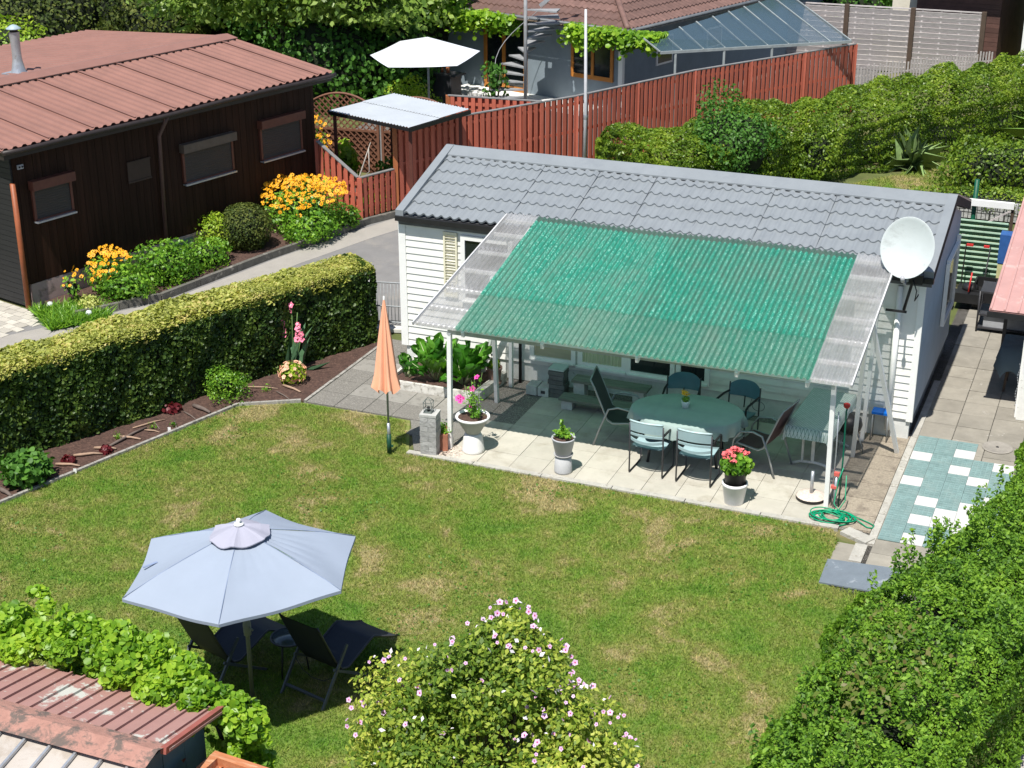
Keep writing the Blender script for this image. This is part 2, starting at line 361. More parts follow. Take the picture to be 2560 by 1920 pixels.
# ------------------------------------------------------------- ground
def grass_mat(name, blade):
    m, t, n, l, o = _new(name)
    v = coords(n, (1, 1, 1), l)
    a1 = noise(n, l, v, .95, 6, .7, .5); a2 = noise(n, l, v, 1.7, 5, .7); a3 = noise(n, l, v, 30, 3, .7)
    ad = n.new('ShaderNodeMath'); ad.operation = 'MULTIPLY_ADD'; ad.inputs[1].default_value = .55
    l.new(a2.outputs[0], ad.inputs[0]); l.new(a1.outputs[0], ad.inputs[2])
    ad2 = n.new('ShaderNodeMath'); ad2.operation = 'MULTIPLY_ADD'; ad2.inputs[1].default_value = .13
    l.new(a3.outputs[0], ad2.inputs[0]); l.new(ad.outputs[0], ad2.inputs[2])
    # dry band along the patio edge
    sx = n.new('ShaderNodeSeparateXYZ'); l.new(v, sx.inputs[0])
    mr = n.new('ShaderNodeMapRange'); mr.inputs[1].default_value = -4.6; mr.inputs[2].default_value = -3.4; mr.inputs[3].default_value = 0; mr.inputs[4].default_value = .07
    l.new(sx.outputs[1], mr.inputs[0])
    ad3 = n.new('ShaderNodeMath'); ad3.operation = 'ADD'; l.new(ad2.outputs[0], ad3.inputs[0]); l.new(mr.outputs[0], ad3.inputs[1])
    rp = ramp(n, [(.58, (.075, .205, .02)), (.76, (.155, .265, .035)), (.92, (.24, .27, .068)), (1.0, (.38, .33, .16))])
    mr2 = n.new('ShaderNodeMapRange'); mr2.inputs[1].default_value = .0; mr2.inputs[2].default_value = 1.0; mr2.inputs[3].default_value = 0; mr2.inputs[4].default_value = 1.0
    l.new(ad3.outputs[0], mr2.inputs[0]); l.new(mr2.outputs[0], rp.inputs[0])
    col = rp.outputs[0]
    b = n.new('ShaderNodeBsdfPrincipled'); b.inputs['Roughness'].default_value = .8; b.inputs['Specular IOR Level'].default_value = .2
    if blade:
        at = n.new('ShaderNodeAttribute'); at.attribute_name = 'rnd'
        r2 = ramp(n, [(0, (.55, .6, .5)), (.6, (1, 1.05, .9)), (.88, (1.35, 1.35, 1.1)), (1, (2.2, 1.75, 2.2))]); l.new(at.outputs['Fac'], r2.inputs[0])
        col = mixc(n, l, 1.0, col, r2.outputs[0], 'MULTIPLY')
        l.new(col, b.inputs['Base Color'])
        tr = n.new('ShaderNodeBsdfTranslucent'); l.new(col, tr.inputs[0])
        mx = n.new('ShaderNodeMixShader'); mx.inputs[0].default_value = .3; l.new(b.outputs[0], mx.inputs[1]); l.new(tr.outputs[0], mx.inputs[2]); l.new(mx.outputs[0], o.inputs[0])
    else:
        col = mixc(n, l, .35, col, (.08, .065, .035))
        l.new(col, b.inputs['Base Color']); l.new(b.outputs[0], o.inputs[0])
    return m
gsoil = grass_mat('lawn_ground', False); gblade = grass_mat('lawn_blades', True)
farg = P('rough_grass_ground', (.09, .11, .03), .95, .3, 1.2, bump=.8, dirt=((.2, .16, .08), .9, .5, .7))
m = MB(); m.b2((-150, -90, -.5), (150, 250, -.02)); tag(m.build('ground', farg), kind='structure')
LAWN = [(-3.2, -7.9), (-1.63, -2.66), (-.73, -2.16), (1.14, -2.15), (1.66, -3.27), (7.9, -3.27), (8.05, -3.55), (8.05, -4.7), (8.9, -5.1), (8.9, -17), (-6, -17)]
m = MB(); m.prism(LAWN, -.3, 0); tag(m.build('lawn', gsoil), kind='structure')
def inpoly(x, y, poly):
    c = np.zeros(len(x), bool); j = len(poly)-1
    for i in range(len(poly)):
        xi, yi = poly[i]; xj, yj = poly[j]
        with np.errstate(divide='ignore', invalid='ignore'):
            c ^= ((yi > y) != (yj > y)) & (x < (xj-xi)*(y-yi)/(yj-yi+1e-12)+xi)
        j = i
    return c
def grass(name, x0, x1, y0, y1, n, poly, h, seed, mat=None, hv=.5, label=None):
    r = np.random.default_rng(seed); x = r.uniform(x0, x1, n); y = r.uniform(y0, y1, n)
    k = inpoly(x, y, poly); x = x[k]; y = y[k]; k = len(x)
    hh = h*(1+r.uniform(-hv, hv, k)); a = r.uniform(0, 6.28, k); w = h*.2; lean = r.normal(size=(k, 2))*.8
    c, s = np.cos(a)*w, np.sin(a)*w
    V = np.zeros((k, 3, 3)); V[:, 0] = np.stack([x-c, y-s, 0*x-.005], 1); V[:, 1] = np.stack([x+c, y+s, 0*x-.005], 1)
    V[:, 2] = np.stack([x+lean[:, 0]*hh, y+lean[:, 1]*hh, hh], 1)
    me = rawmesh(name, V.reshape(-1, 3), np.arange(3*k), np.arange(k)*3, None, r.uniform(0, 1, k))
    o = link(name, me, mat or gblade); tag(o, label, 'grass', kind='stuff'); return o
LG = [(-3.15, -7.75), (-1.6, -2.68), (-.72, -2.2), (1.1, -2.2), (1.6, -3.26), (7.92, -3.27), (8.06, -3.55), (8.04, -4.78), (8.9, -4.76), (9.0, -5.2), (8.9, -14), (-2, -14)]
grass('grass', -3.2, 8.95, -13, -2, 680000, LG, .03, 3, label='short mown lawn with dry straw patches in the garden')
r = np.random.default_rng(21); k = 9000; x = r.uniform(-3, 8.8, k); y = r.uniform(-12, -2.2, k); kk = inpoly(x, y, LG) & (noise3(np.stack([x, y, 0*x], 1), 1.5, 5) > .25); q = np.stack([x[kk], y[kk], r.uniform(.008, .028, kk.sum())], 1)
tag(stamp('clover', q, (0, 0, 1), .03, LEAF('clover_leaf', [(.05, .15, .015), (.09, .22, .02)], .25), None, T_ROUND, .6, 22), 'small clover and weed leaves scattered in the lawn', 'weeds', kind='stuff')
# road, path, forecourt
rd = MB(); rd.prism([(-12, -9), (-7.4, -9), (-2.0, 2.4), (-1.5, 1.6), (-.2, 1.5), (0, 8.7), (-1.4, 10.7), (-4.0, 8.0), (-4.45, 6.3), (-5.0, 4.1), (-5.62, 1.15), (-6.6, -.1), (-8.2, -1.2)], -.3, -.012)
tag(rd.build('road', asphalt), kind='structure')
r_ = MB(); r_.prism([(-3.8, 7.9), (-4.28, 6.4), (-4.9, 4.1), (-5.5, 1.1), (-6.38, -.3), (-7.6, -2.3), (-9.9, -6.0), (-9.2, -6.3), (-6.9, -2.4), (-5.75, -.5), (-4.85, .95), (-4.3, 4.0), (-3.7, 6.2), (-3.2, 7.6)], -.3, -.008)
tag(r_.build('road_edge', P('pale_asphalt', (.31, .29, .26), .92, .1, 2, bump=.5, bscale=120)), kind='structure')
pv = MB(); rr = random.Random(3)
A = R(14.5); tv = (math.sin(A), math.cos(A)); nv_ = (math.cos(A), -math.sin(A))
for i in range(12):
    for j in range(16):
        if i*.17+ (j-1)*.25 < .0: continue
        u = -(i*.25+.125*(j % 2)); w_ = -(j*.17)
        if u > -.1+ w_*0 and j > 10: continue
        pv.box((-6.95+nv_[0]*u+tv[0]*w_, -.5+nv_[1]*u+tv[1]*w_, -.035), (.24, .16, .07), -A+rr.uniform(-.03, .03), r=rr.random())
tag(pv.build('pavement', cobble), kind='structure')
# soil beds
sb = MB(); sb.prism([(-4.2, -8.2), (-3.15, -7.85), (-1.66, -2.62), (-.75, -2.13), (-.75, .75), (-.9, 1.2), (-1.4, .9), (-4.6, -6.5)], -.3, .012)
tag(sb.build('soil_bed', soil), kind='structure')
sb = MB(); sb.prism([(.28, -1.05), (1.78, -1.05), (1.78, -.02), (.28, -.02)], -.3, .10); tag(sb.build('soil_bed', soil), kind='structure')
sb = MB(); sb.prism([(-6.75, -.3), (-5.7, 1.15), (-5.08, 4.2), (-4.5, 6.4), (-4.35, 7.0), (-5.6, 7.4), (-7.5, .1)], -.3, .06); tag(sb.build('soil_bed', soil), kind='structure')
k = MB()
def kerbrun(k, pts, w, h, z0=-.05, step=1.0, mi=0):
    for a, b in zip(pts[:-1], pts[1:]):
        a = Vector(a); b = Vector(b); L = (b-a).length; n = max(1, round(L/step))
        for i in range(n):
            p = a.lerp(b, i/n); q = a.lerp(b, (i+1)/n-.012/L); zz = random.uniform(-.006, .006)
            k.beam((p.x, p.y, (z0+h+zz)/2), (q.x, q.y, (z0+h+zz)/2), w, h-z0, mi)
kerbrun(k, [(-3.2, -7.9), (-1.63, -2.64), (-.78, -2.13)], .05, .045)
kerbrun(k, [(-.72, -2.13), (-.72, .9)], .05, .03); tag(k.build('kerb', kerbm), kind='structure')
k = MB(); kerbrun(k, [(-6.5, -.28), (-5.62, 1.12), (-5.0, 4.1), (-4.4, 6.35), (-4.25, 7.0), (-3.9, 7.75)], .09, .13); tag(k.build('kerb', P('dark_kerb', (.12, .115, .1), .95, .3, 6, bump=.8, dirt=((.3, .28, .24), 5, .58, .66))), kind='structure')
k = MB(); kerbrun(k, [(1.62, -3.22), (8.0, -3.22)], .10, .03, step=1.1)
kerbrun(k, [(8.08, -3.25), (8.46, -3.45)], .2, .03); kerbrun(k, [(8.46, -3.5), (8.46, .1), (8.46, 2.5)], .1, .016)
kerbrun(k, [(8.36, -3.55), (8.36, -4.05)], .16, .012)
tag(k.build('kerb', P('pale_mortar_kerb', (.40, .385, .345), .9, .2, 5, bump=.8, dirt=((.28, .26, .22), 10, .55, .64))), kind='structure')
# patio
pt = MB(); pt.b2((1.9, -3.2, -.3), (8.3, 0, -.004)); tag(pt.build('patio_base', gravel), kind='structure')
pt = MB()
for i in range(-2, 9):
    for j in range(-1, 5):
        x0 = 3.2+.5*i; y0 = -2.71+.5*j
        if i == -2 and j > 1: continue
        y1 = y0+.494
        if j == -1: y0 = -3.15
        x1 = x0+.494
        if x1 > 7.75: continue
        z = .012+random.uniform(-.002, .002)
        pt.b2((x0, y0, -.05), (x1, y1, z))
for i in range(2, 9): pt.b2((3.2+.5*i, -.21, -.05), (3.2+.5*i+.494, -.03, .012)) if False else None
tag(pt.build('patio', slabm), kind='structure')
pt = MB()
for j in range(-1, 6):
    y0 = -2.71+.5*j; pt.b2((7.72, max(y0, -3.15), -.05), (8.4, min(y0+.488, .2), .006+random.uniform(0, .004)))
tag(pt.build('patio_edge', slabd), kind='structure')
# old slab path on the left, mixed exposed aggregate and plain slabs
pt = MB(); pg = MB()
for i in range(6):
    for j in range(6):
        x0 = -.7+.5*i; y0 = -2.12+.5*j
        if x0 > 1.75 or (x0 > .2 and y0 > -1.2): continue
        y_ = y0; x1 = x0+.49
        if j == 0 and x0 < .8: pass
        tgt = pt if (i, j) in ((1, 1), (2, 1), (0, 3), (1, 3), (4, 0), (3, 1), (4, 1)) else pg
        tgt.b2((x0, y0, -.1), (x1, y0+.49, .008+random.uniform(0, .006)))
for i in range(3, 5): pg.b2((-.7+.5*i, -2.62, -.1), (-.7+.5*i+.49, -2.13, .01)) if i > 3 else None
pg.prism([(1.14, -2.13), (1.66, -3.1), (1.95, -3.1), (2.2, -2.2), (2.2, -1.05), (1.8, -1.05), (1.8, -2.13)], -.1, .006)
tag(pt.build('path', P('plain_old_slab', (.26, .247, .22), .9, .12, 4, bump=.4, rnd=.1, dirt=((.18, .17, .15), 8, .5, .64))), kind='structure')
tag(pg.build('path_pebble_slabs', P('pebble_slab', (.18, .17, .15), .95, .3, 55, bump=1.2, bscale=60, dirt=((.31, .29, .26), 48, .55, .62))), kind='structure')
# side path on the right
pt = MB()
for i in range(-1, 5):
    for j in range(-8, 16):
        x0 = 9.0+.5*i; y0 = -.2+.5*j
        if x0 < 8.5 and y0 > .2: x0 = 8.5; 
        if y0 < -3.4 and x0 > 9.4: continue
        pt.b2((max(x0, 8.5), y0, -.1), (x0+.488, y0+.488, -.006+random.uniform(0, .008)))
pt.b2((8.05, -4.1, -.1), (8.3, -3.58, -.002))
tag(pt.build('path', P('grey_path_slabs', (.27, .25, .21), .92, .16, 3, bump=.5, rnd=.14, dirt=((.36, .34, .3), 5, .62, .68))), kind='structure')
pt = MB(); pt.b2((8.3, -5.0, -.3), (11.6, 9, -.02)); tag(pt.build('path_base', conc), kind='structure')
# plastic click tiles
ti = thing('tile_mat', 'teal and white plastic click tile mat on the side path', 'tile mat', (8.52, .19, 0))
WT = {(2, 0), (1, 2), (3, 2), (2, 4), (5, 0), (4, 3), (7, 1), (7, 3), (8, 2), (8, 3), (9, 1), (9, 2), (9, 3), (11, 1), (6, 4), (10, 3)}
ma, mb2 = MB((8.52, .19, 0)), MB((8.52, .19, 0))
for i in range(12):
    for j in range(5):
        if i < 2 and j > 2: continue
        x0 = 8.52+j*.29+(0 if i else 0); y0 = .19-(i+1)*.2925; q = ma; wi = int((i, j) in WT)
        q.b2((x0+.002, y0+.002, .004), (x0+.288, y0+.290, .016), wi)
        for a in range(4):
            for b in range(4): q.b2((x0+.02+a*.067, y0+.02+b*.067, .016), (x0+.069+a*.067, y0+.069+b*.067, .021), wi)
ma.build('tiles', [P('teal_click_tile', (.18, .275, .27), .6, .12, 8, rnd=.1, dirt=((.21, .29, .28), 3, .5, .7)), P('white_click_tile', (.55, .55, .54), .6, .06, 8, rnd=.06)], ti)
m = MB((8.4, -4.4, 0)); m.prism([(8.03, -4.12), (8.05, -4.75), (9.1, -4.72), (9.1, -4.02)], .0, .02)
o = m.build('doormat', P('blue_grey_mat', (.15, .18, .21), .85, .1, 5, bump=.5, dirt=((.28, .31, .34), 4, .6, .66))); tag(o, 'blue grey rubber mat lying between lawn and slab path', 'doormat'); o.location = (8.4, -4.4, 0)
o = MB().lathe([(0, .012), (.19, .012), (.2, .016), (.215, .016), (.225, .008)], n=32).lathe([(0, .02), (.02, .02), (.022, .012)], n=10, mi=1).build('manhole_cover', [P('cover_concrete', (.27, .25, .22), .9, .15, 8, bump=.5), blackm])
o.location = (9.66, .2, 0); tag(o, 'round concrete manhole cover with centre hole by the teal tiles', 'manhole cover')

# ------------------------------------------------------------- mobile home
hm = thing('mobile_home', 'long white clad mobile home with grey tiled roof', 'mobile home')
HL, HD = 8.406, 3.87
def siding(m, x0, x1, z0, z1, y, pitch=.116):
    z = z0
    while z < z1-.01:
        zt = min(z+pitch, z1)
        m.add([(x0, y-.02, z), (x1, y-.02, z), (x1, y-.004, zt), (x0, y-.004, zt), (x0, y+.02, z), (x1, y+.02, z)], [(0, 1, 2, 3), (4, 5, 1, 0)], 0); z = zt
m = MB(); siding(m, 0.06, HL-.06, .33, 2.53, 0); m.b2((.02, .02, .33), (HL-.02, HD, 2.5), 1)
# gable ends
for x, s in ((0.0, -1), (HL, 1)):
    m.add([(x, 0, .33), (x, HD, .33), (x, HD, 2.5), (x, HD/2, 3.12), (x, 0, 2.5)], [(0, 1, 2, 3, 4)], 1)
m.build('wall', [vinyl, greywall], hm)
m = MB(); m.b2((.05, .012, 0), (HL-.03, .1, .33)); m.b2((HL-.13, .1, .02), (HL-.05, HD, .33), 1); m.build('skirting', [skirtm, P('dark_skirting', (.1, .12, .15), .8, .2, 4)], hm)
m = MB(); m.b2((-.025, -.03, .33), (.1, .03, 2.5)); m.build('corner_board', white, hm); m = MB(); m.b2((HL-.08, -.03, .3), (HL+.015, .03, 2.5)); m.build('corner_board', white, hm)
m = MB(); m.tube([(8.07, -.07, 2.42), (8.07, -.07, .15)], .045, 10); m.build('drainpipe', white, hm)
m = MB(); m.tube([(2.15, -.1, 1.2), (2.15, -.1, 0)], .028, 8); m.build('drainpipe', blackm, hm)
# gutter
m = MB(); m.b2((-.02, -.15, 2.52), (8.53, -.06, 2.60)); m.b2((.0, -.055, 2.44), (8.5, -.025, 2.6), 1); m.build('gutter', [blackm, P('eave_board', (.12, .12, .125), .6)], hm)
# tiled roof: rows of pressed-metal tiles with a scalloped step
def tiled(m, x0, x1, ye, ze, yr, zr, rows, per=.155, step=.026, amp=.012, sc=.032, gap=.0, res=.0194):
    nx = int((x1-x0)/res); e = Vector((0, ye, ze)); r = Vector((0, yr, zr)); d = (r-e); L = d.length; d.normalize(); nn = Vector((0, -d.z, d.y)) if d.y > 0 else Vector((0, d.z, -d.y))
    for k in range(rows):
        a, b = k*L/rows, (k+1)*L/rows; ra = []; rb = []; rc = []
        for i in range(nx+1):
            x = x0+(x1-x0)*i/nx; ph = 2*math.pi*x/per; w = amp*(math.cos(ph)+.35*math.cos(2*ph)); s_ = -sc*.5*(1-math.cos(ph)) if False else -sc*.5*(1-math.cos(ph+math.pi))
            pa = e+d*(a-s_*-1*0+(-sc*.5*(1+math.cos(ph+math.pi)))); pb = e+d*b
            pa = pa+nn*(w+step); pb2 = pb+nn*(w*.9); 
            ra.append((x, pa.y, pa.z)); rb.append((x, pb2.y, pb2.z)); pc = pa-nn*(step+.004); rc.append((x, pc.y, pc.z))
        m.grid([ra, rb]); m.grid([rc, ra], sm=False)
    # sheet joints
m = MB(); tiled(m, .05, 8.4, -.06, 2.64, 1.86, 3.215, 6)
m2 = MB(); tiled(m, .05, 8.4, HD+.09, 2.64, 2.02, 3.215, 6, res=.05)
for q in range(1, 9):
    x = -.05+.97*q; m.beam((x, -.05, 2.645), (x, 1.84, 3.217), .005, .045, 1)
m.build('roof', [tilem, P('sheet_joint', (.13, .145, .165), .6)], hm)  # thin darker strips along the roof sheet joints
m = MB()
m.add([(-.0, 1.66, 3.2), (8.44, 1.66, 3.2), (8.44, 1.66, 3.175), (-.0, 1.66, 3.175), (-.0, 1.935, 3.3), (8.44, 1.935, 3.3), (-.0, 2.21, 3.2), (8.44, 2.21, 3.2)], [(3, 2, 1, 0), (0, 1, 5, 4), (4, 5, 7, 6)])
for q in range(1, 5): m.beam((q*1.75, 1.66, 3.196), (q*1.75, 1.935, 3.296), .03, .006)
for q in range(46): m.b2((-.02+q*.185, 1.645, 3.125), (.075+q*.185, 1.658, 3.168), 1)  # black boxes stand in for shade in the gaps under the cap
for q in range(44): m.b2((.6+q*.18, 2.21, 3.185), (.6+q*.18+.11, 2.27, 3.205), 2)  # pale boxes imitate sunlit tile waves of the back slope
m.build('ridge_cap', [tilem, blackm, P('sunlit_fleck', (.75, .78, .8), .4)], hm)
m = MB()
for x in (-.03, 8.38):
    m = MB()
    m.add([(x, -.1, 2.60), (x+.14, -.1, 2.60), (x+.14, 1.92, 3.275), (x, 1.92, 3.275), (x, -.1, 2.69), (x+.14, -.1, 2.69), (x+.14, 1.92, 3.305), (x, 1.92, 3.305)], [(0, 3, 2, 1), (4, 5, 6, 7), (0, 1, 5, 4), (1, 2, 6, 5), (2, 3, 7, 6), (3, 0, 4, 7)])
    m.add([(x, 4.08, 2.57), (x+.14, 4.08, 2.57), (x+.14, 1.95, 3.275), (x, 1.95, 3.275), (x, 4.08, 2.66), (x+.14, 4.08, 2.66), (x+.14, 1.95, 3.305), (x, 1.95, 3.305)], [(0, 3, 2, 1)[::-1], (4, 5, 6, 7)[::-1], (0, 1, 5, 4)[::-1], (1, 2, 6, 5)[::-1], (2, 3, 7, 6)[::-1], (3, 0, 4, 7)[::-1]])
    m.build('verge_trim', tilem, hm)
m = MB(); m.add([(8.525, -.1, 2.53), (8.525, 1.935, 3.14), (8.525, 1.935, 3.29), (8.525, -.1, 2.66), (8.41, -.1, 2.53), (8.41, 1.935, 3.14)], [(0, 1, 2, 3), (0, 4, 5, 1)]); m.add([(8.525, 4.05, 2.5), (8.525, 1.935, 3.14), (8.525, 1.935, 3.29), (8.525, 4.05, 2.62), (8.41, 4.05, 2.5), (8.41, 1.935, 3.14)], [(3, 2, 1, 0), (0, 4, 5, 1)]); m.build('fascia', P('fascia_slate', (.03, .033, .04), .8, .1, spec=.1), hm)
def window(par, x0, x1, z0, z1, y=-.02, fw_=.075, panes=1, mat=None, inner=True, sill=True):
    w = MB(); yo = y-.05
    w.b2((x0, yo, z0), (x1, y, z0+fw_)); w.b2((x0, yo, z1-fw_), (x1, y, z1)); w.b2((x0, yo, z0+fw_), (x0+fw_, y, z1-fw_)); w.b2((x1-fw_, yo, z0+fw_), (x1, y, z1-fw_))
    if sill: w.b2((x0+.03, yo-.03, z0+.005), (x1-.03, yo-.003, z0+.03))
    xs = [x0+fw_+(x1-x0-2*fw_)*i/panes for i in range(panes+1)]
    for x in xs[1:-1]: w.b2((x-.05, yo-.004, z0+fw_), (x+.05, y, z1-fw_))
    o = w.build('window', white, par)
    for i in range(panes):
        g = MB(); g.b2((xs[i]+(.05 if i else 0)+.002, y-.022, z0+fw_+.002), (xs[i+1]-(.05 if i < panes-1 else 0)-.002, y-.006, z1-fw_-.002)); g.build('pane', mat or paneM, o)
    return o
window(hm, 1.1, 2.0, 1.25, 2.38)
window(hm, 2.30, 3.09, .42, 2.2, mat=P('cream_roller_blind', (.42, .38, .27), .5, .1, 2, stretch=(1, 1, 9)))
window(hm, 3.94, 4.74, .40, 2.2); window(hm, 4.76, 5.30, .40, 2.2)
d = MB(); d.b2((3.12, -.05, .44), (3.20, -.02, 2.2)); d.b2((3.86, -.05, .44), (3.935, -.02, 2.2)); d.b2((3.2, -.05, .44), (3.86, -.02, .5)); d.b2((3.1, -.09, .40), (3.935, -.02, .437)); dr = d.build('door', white, hm)
c = MB(); rws = [[(3.2+.66*i/60, -.032+.008*math.sin(i*1.1)+.004*math.sin(i*.37), z) for i in range(61)] for z in (.5, 2.2)]; c.grid(rws); c.build('curtain', P('pale_green_curtain', (.46, .48, .33), .8, .25, 12, stretch=(8, 1, .3)), dr)
# cream louvred shutter
sh = MB(); sh.b2((.79, -.055, 1.3), (.82, -.02, 2.4)); sh.b2((1.0, -.055, 1.3), (1.03, -.02, 2.4)); sh.b2((.82, -.055, 2.36), (1.0, -.02, 2.4)); sh.b2((.82, -.055, 1.3), (1.0, -.02, 1.34))
for i in range(21): sh.box((.91, -.04, 1.36+i*.049), (.18, .006, .04), 0, 0, Matrix.Rotation(R(35), 3, 'X'))
sh.build('shutter', P('cream_paint', (.72, .68, .52), .5, .06), hm)
# white window box frame on the right gable
g = MB(); X = HL+.02
g.b2((X-.01, 2.35, 1.0), (X+.05, 2.39, 2.05)); g.b2((X-.01, 3.5, 1.0), (X+.05, 3.54, 2.2)); g.b2((X-.01, 2.39, 1.0), (X+.05, 3.5, 1.04)); g.b2((X-.01, 2.39, 2.05), (X+.05, 3.5, 2.1))
wo = g.build('window', white, hm); g = MB(); g.b2((X-.012, 2.39, 1.04), (X+.012, 3.5, 2.05)); g.build('pane', paneM, wo)

# ------------------------------------------------------------- patio canopy
pc = thing('patio_canopy', 'corrugated lean-to canopy, green in the middle with clear sides', 'canopy', (4.8, -1.5, 0))
O = (4.8, -1.5, 0)
def czy(t): return (-2.93+2.83*t, 1.945+.885*t)   # y, z at fraction t up the slope
def corr(m, xf0, xf1, xb0, xb1, t0, t1, dz, mis=(0, 0), per=.084, amp=.015, nt_=8):
    n = int((xf1-xf0)/per*7); rows = []
    for j in range(nt_+1):
        t = t0+(t1-t0)*j/nt_; y, z = czy(t); r_ = []
        for i in range(n+1):
            s = i/n; x = (xf0+(xf1-xf0)*s)*(1-t)+(xb0+(xb1-xb0)*s)*t
            r_.append((x, y, z+dz+amp*math.sin(2*math.pi*(xf0+(xf1-xf0)*s)/per)+.008*math.sin(x*1.9+t*3)))
        rows.append(r_)
    k0 = len(m.f); m.grid(rows)
    for q in range(k0, len(m.f)):
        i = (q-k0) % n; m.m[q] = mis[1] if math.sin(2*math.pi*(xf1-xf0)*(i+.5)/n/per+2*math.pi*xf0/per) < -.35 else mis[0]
gfg = fibreglass('green_corrugated', (.03, .30, .21), (.40, .74, .62), .25, .025, (.28, .75, .56), (.13, .27, .21), 30)
cfg = fibreglass('clear_corrugated', (.5, .5, .51), (.6, .6, .61), .35, .38, (.85, .85, .86), (.25, .245, .235), 70)
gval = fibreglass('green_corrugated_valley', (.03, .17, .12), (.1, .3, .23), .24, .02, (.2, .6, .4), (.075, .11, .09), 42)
gdul = fibreglass('green_corrugated_dull', (.09, .27, .205), (.38, .56, .46), .34, .05, (.32, .68, .52), (.2, .29, .24), 30)
gdir = fibreglass('green_corrugated_dirty', (.06, .12, .095), (.09, .17, .135), .2, .02, (.2, .5, .35), (.1, .12, .1), 42)
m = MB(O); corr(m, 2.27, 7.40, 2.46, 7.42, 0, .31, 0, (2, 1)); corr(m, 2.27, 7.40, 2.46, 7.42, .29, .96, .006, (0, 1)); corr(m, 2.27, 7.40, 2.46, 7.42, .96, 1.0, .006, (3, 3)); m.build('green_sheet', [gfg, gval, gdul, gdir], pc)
for a in ((1.63, 2.27, 1.95, 2.455), (7.40, 7.93, 7.425, 7.98)):
    m = MB(O)
    for t0, t1, dz in ((0, .35, 0), (.33, .68, .015), (.66, 1.0, .03)): corr(m, a[0], a[1], a[2], a[3], t0, t1, dz-.012)
    m.build('clear_sheet', cfg, pc)
for t in (.03, .17, .33, .5, .67, .84, .97):
    y, z = czy(t); m = MB(O); m.beam((1.63*(1-t)+1.95*t, y, z-.055), (7.94, y, z-.055), .05, .05); m.build('batten', white, pc)
m = MB(O); 
for xf, xb in ((1.62, 1.93), (7.95, 7.99)):
    y0, z0 = czy(0); y1, z1 = czy(1); m = MB(O); m.beam((xf, y0, z0-.01), (xb, y1, z1-.01), .022, .05); m.build('edge_rail', P('canopy_rail', (.5, .5, .5), .5), pc)
for xf in (2.38, 3.6, 5.0, 6.4, 7.36): y0, z0 = czy(.02); y1, z1 = czy(.95); m = MB(O); m.beam((xf, y0, z0-.12), (xf, y1, z1-.12), .045, .08); m.build('rafter', white, pc)
m = MB(O); m.beam((2.14, -2.84, 1.86), (7.7, -2.70, 1.86), .05, .07, 1); m.build('front_beam', [white, galv], pc)
for p, q, w in (((2.14, -2.84, 0), (2.16, -2.84, 1.84), .062), ((7.7, -2.63, 0), (7.68, -2.66, 1.83), .062)):
    m = MB(O); m.beam(p, q, w, w, 0, (0, 1, 0)); m.build('post', white, pc)
for p, q in (((7.73, -.9, 0), (7.9, -1.7, 2.3)), ((8.31, -.53, 0), (7.92, -1.5, 2.36)), ((7.75, -.29, 0), (7.84, -.5, 2.5)), ((2.11, -.99, 0), (2.3, -1.6, 2.3)), ((2.07, -.3, 0), (2.2, -.6, 2.55)), ((1.5, -.12, .1), (2.15, -.5, 2.4))):
    m = MB(O); m.beam(p, q, .055, .07, 0, (0, 1, 0)); m.build('brace', white, pc)

# ------------------------------------------------------------- satellite dish
sd = thing('satellite_dish', 'white satellite dish on the roof corner of the mobile home', 'satellite dish', (8.16, -.2, 2.6))
nd = Vector((-.12, -.9, .28)).normalized(); MM = nd.to_track_quat('Z', 'Y').to_matrix()
prof = [(0, 0), (.1, .004), (.2, .018), (.3, .042), (.4, .075), (.445, .093), (.452, .093), (.45, .083), (.4, .06), (.2, .0), (0, -.02)]
d = MB(); d.lathe(prof, n=40, sx=.85, sy=.97); d.v = [tuple(MM@Vector(p)+Vector((0, -.1, .47))) for p in d.v]; d.build('dish', P('dish_white', (.50, .54, .54), .4, .05, 3, dirt=((.36, .38, .37), 3, .55, .7)), sd)
a = MB(); a.tube([(0, -.08, .06), (.02, -.3, -.02), (.02, -.55, .12)], .014, 6); a.box((.02, -.13, .02), (.05, .1, .06)); a.build('arm', alum, sd)
a = MB(); a.tube([(.02, -.55, .12), (.02, -.62, .2)], .03, 10); a.build('receiver', P('grey_plastic', (.4, .4, .42), .5), sd)
a = MB(); a.box((.12, .0, -.0), (.22, .12, .14)); a.tube([(-.05, -.05, .3), (.1, -.02, .02), (0, 0, -.5)], .022, 8); a.b2((-.25, -.06, -.52), (.05, -.03, -.49)); a.tube([(.1, -.08, .0), (.18, -.2, -.12), (.16, -.16, -.28), (.2, -.1, -.2)], .009, 5); a.build('mount', blackm, sd)
# ------------------------------------------------------------- patio things
def pot(name, label, cat, x, y, parts):
    t = thing(name, label, cat, (x, y, .01)); return t
def soil_disc(r, z, t): return MB().lathe([(0, z+.01), (r*.6, z+.012), (r, z)], n=20).build('potting_soil', soil, t)
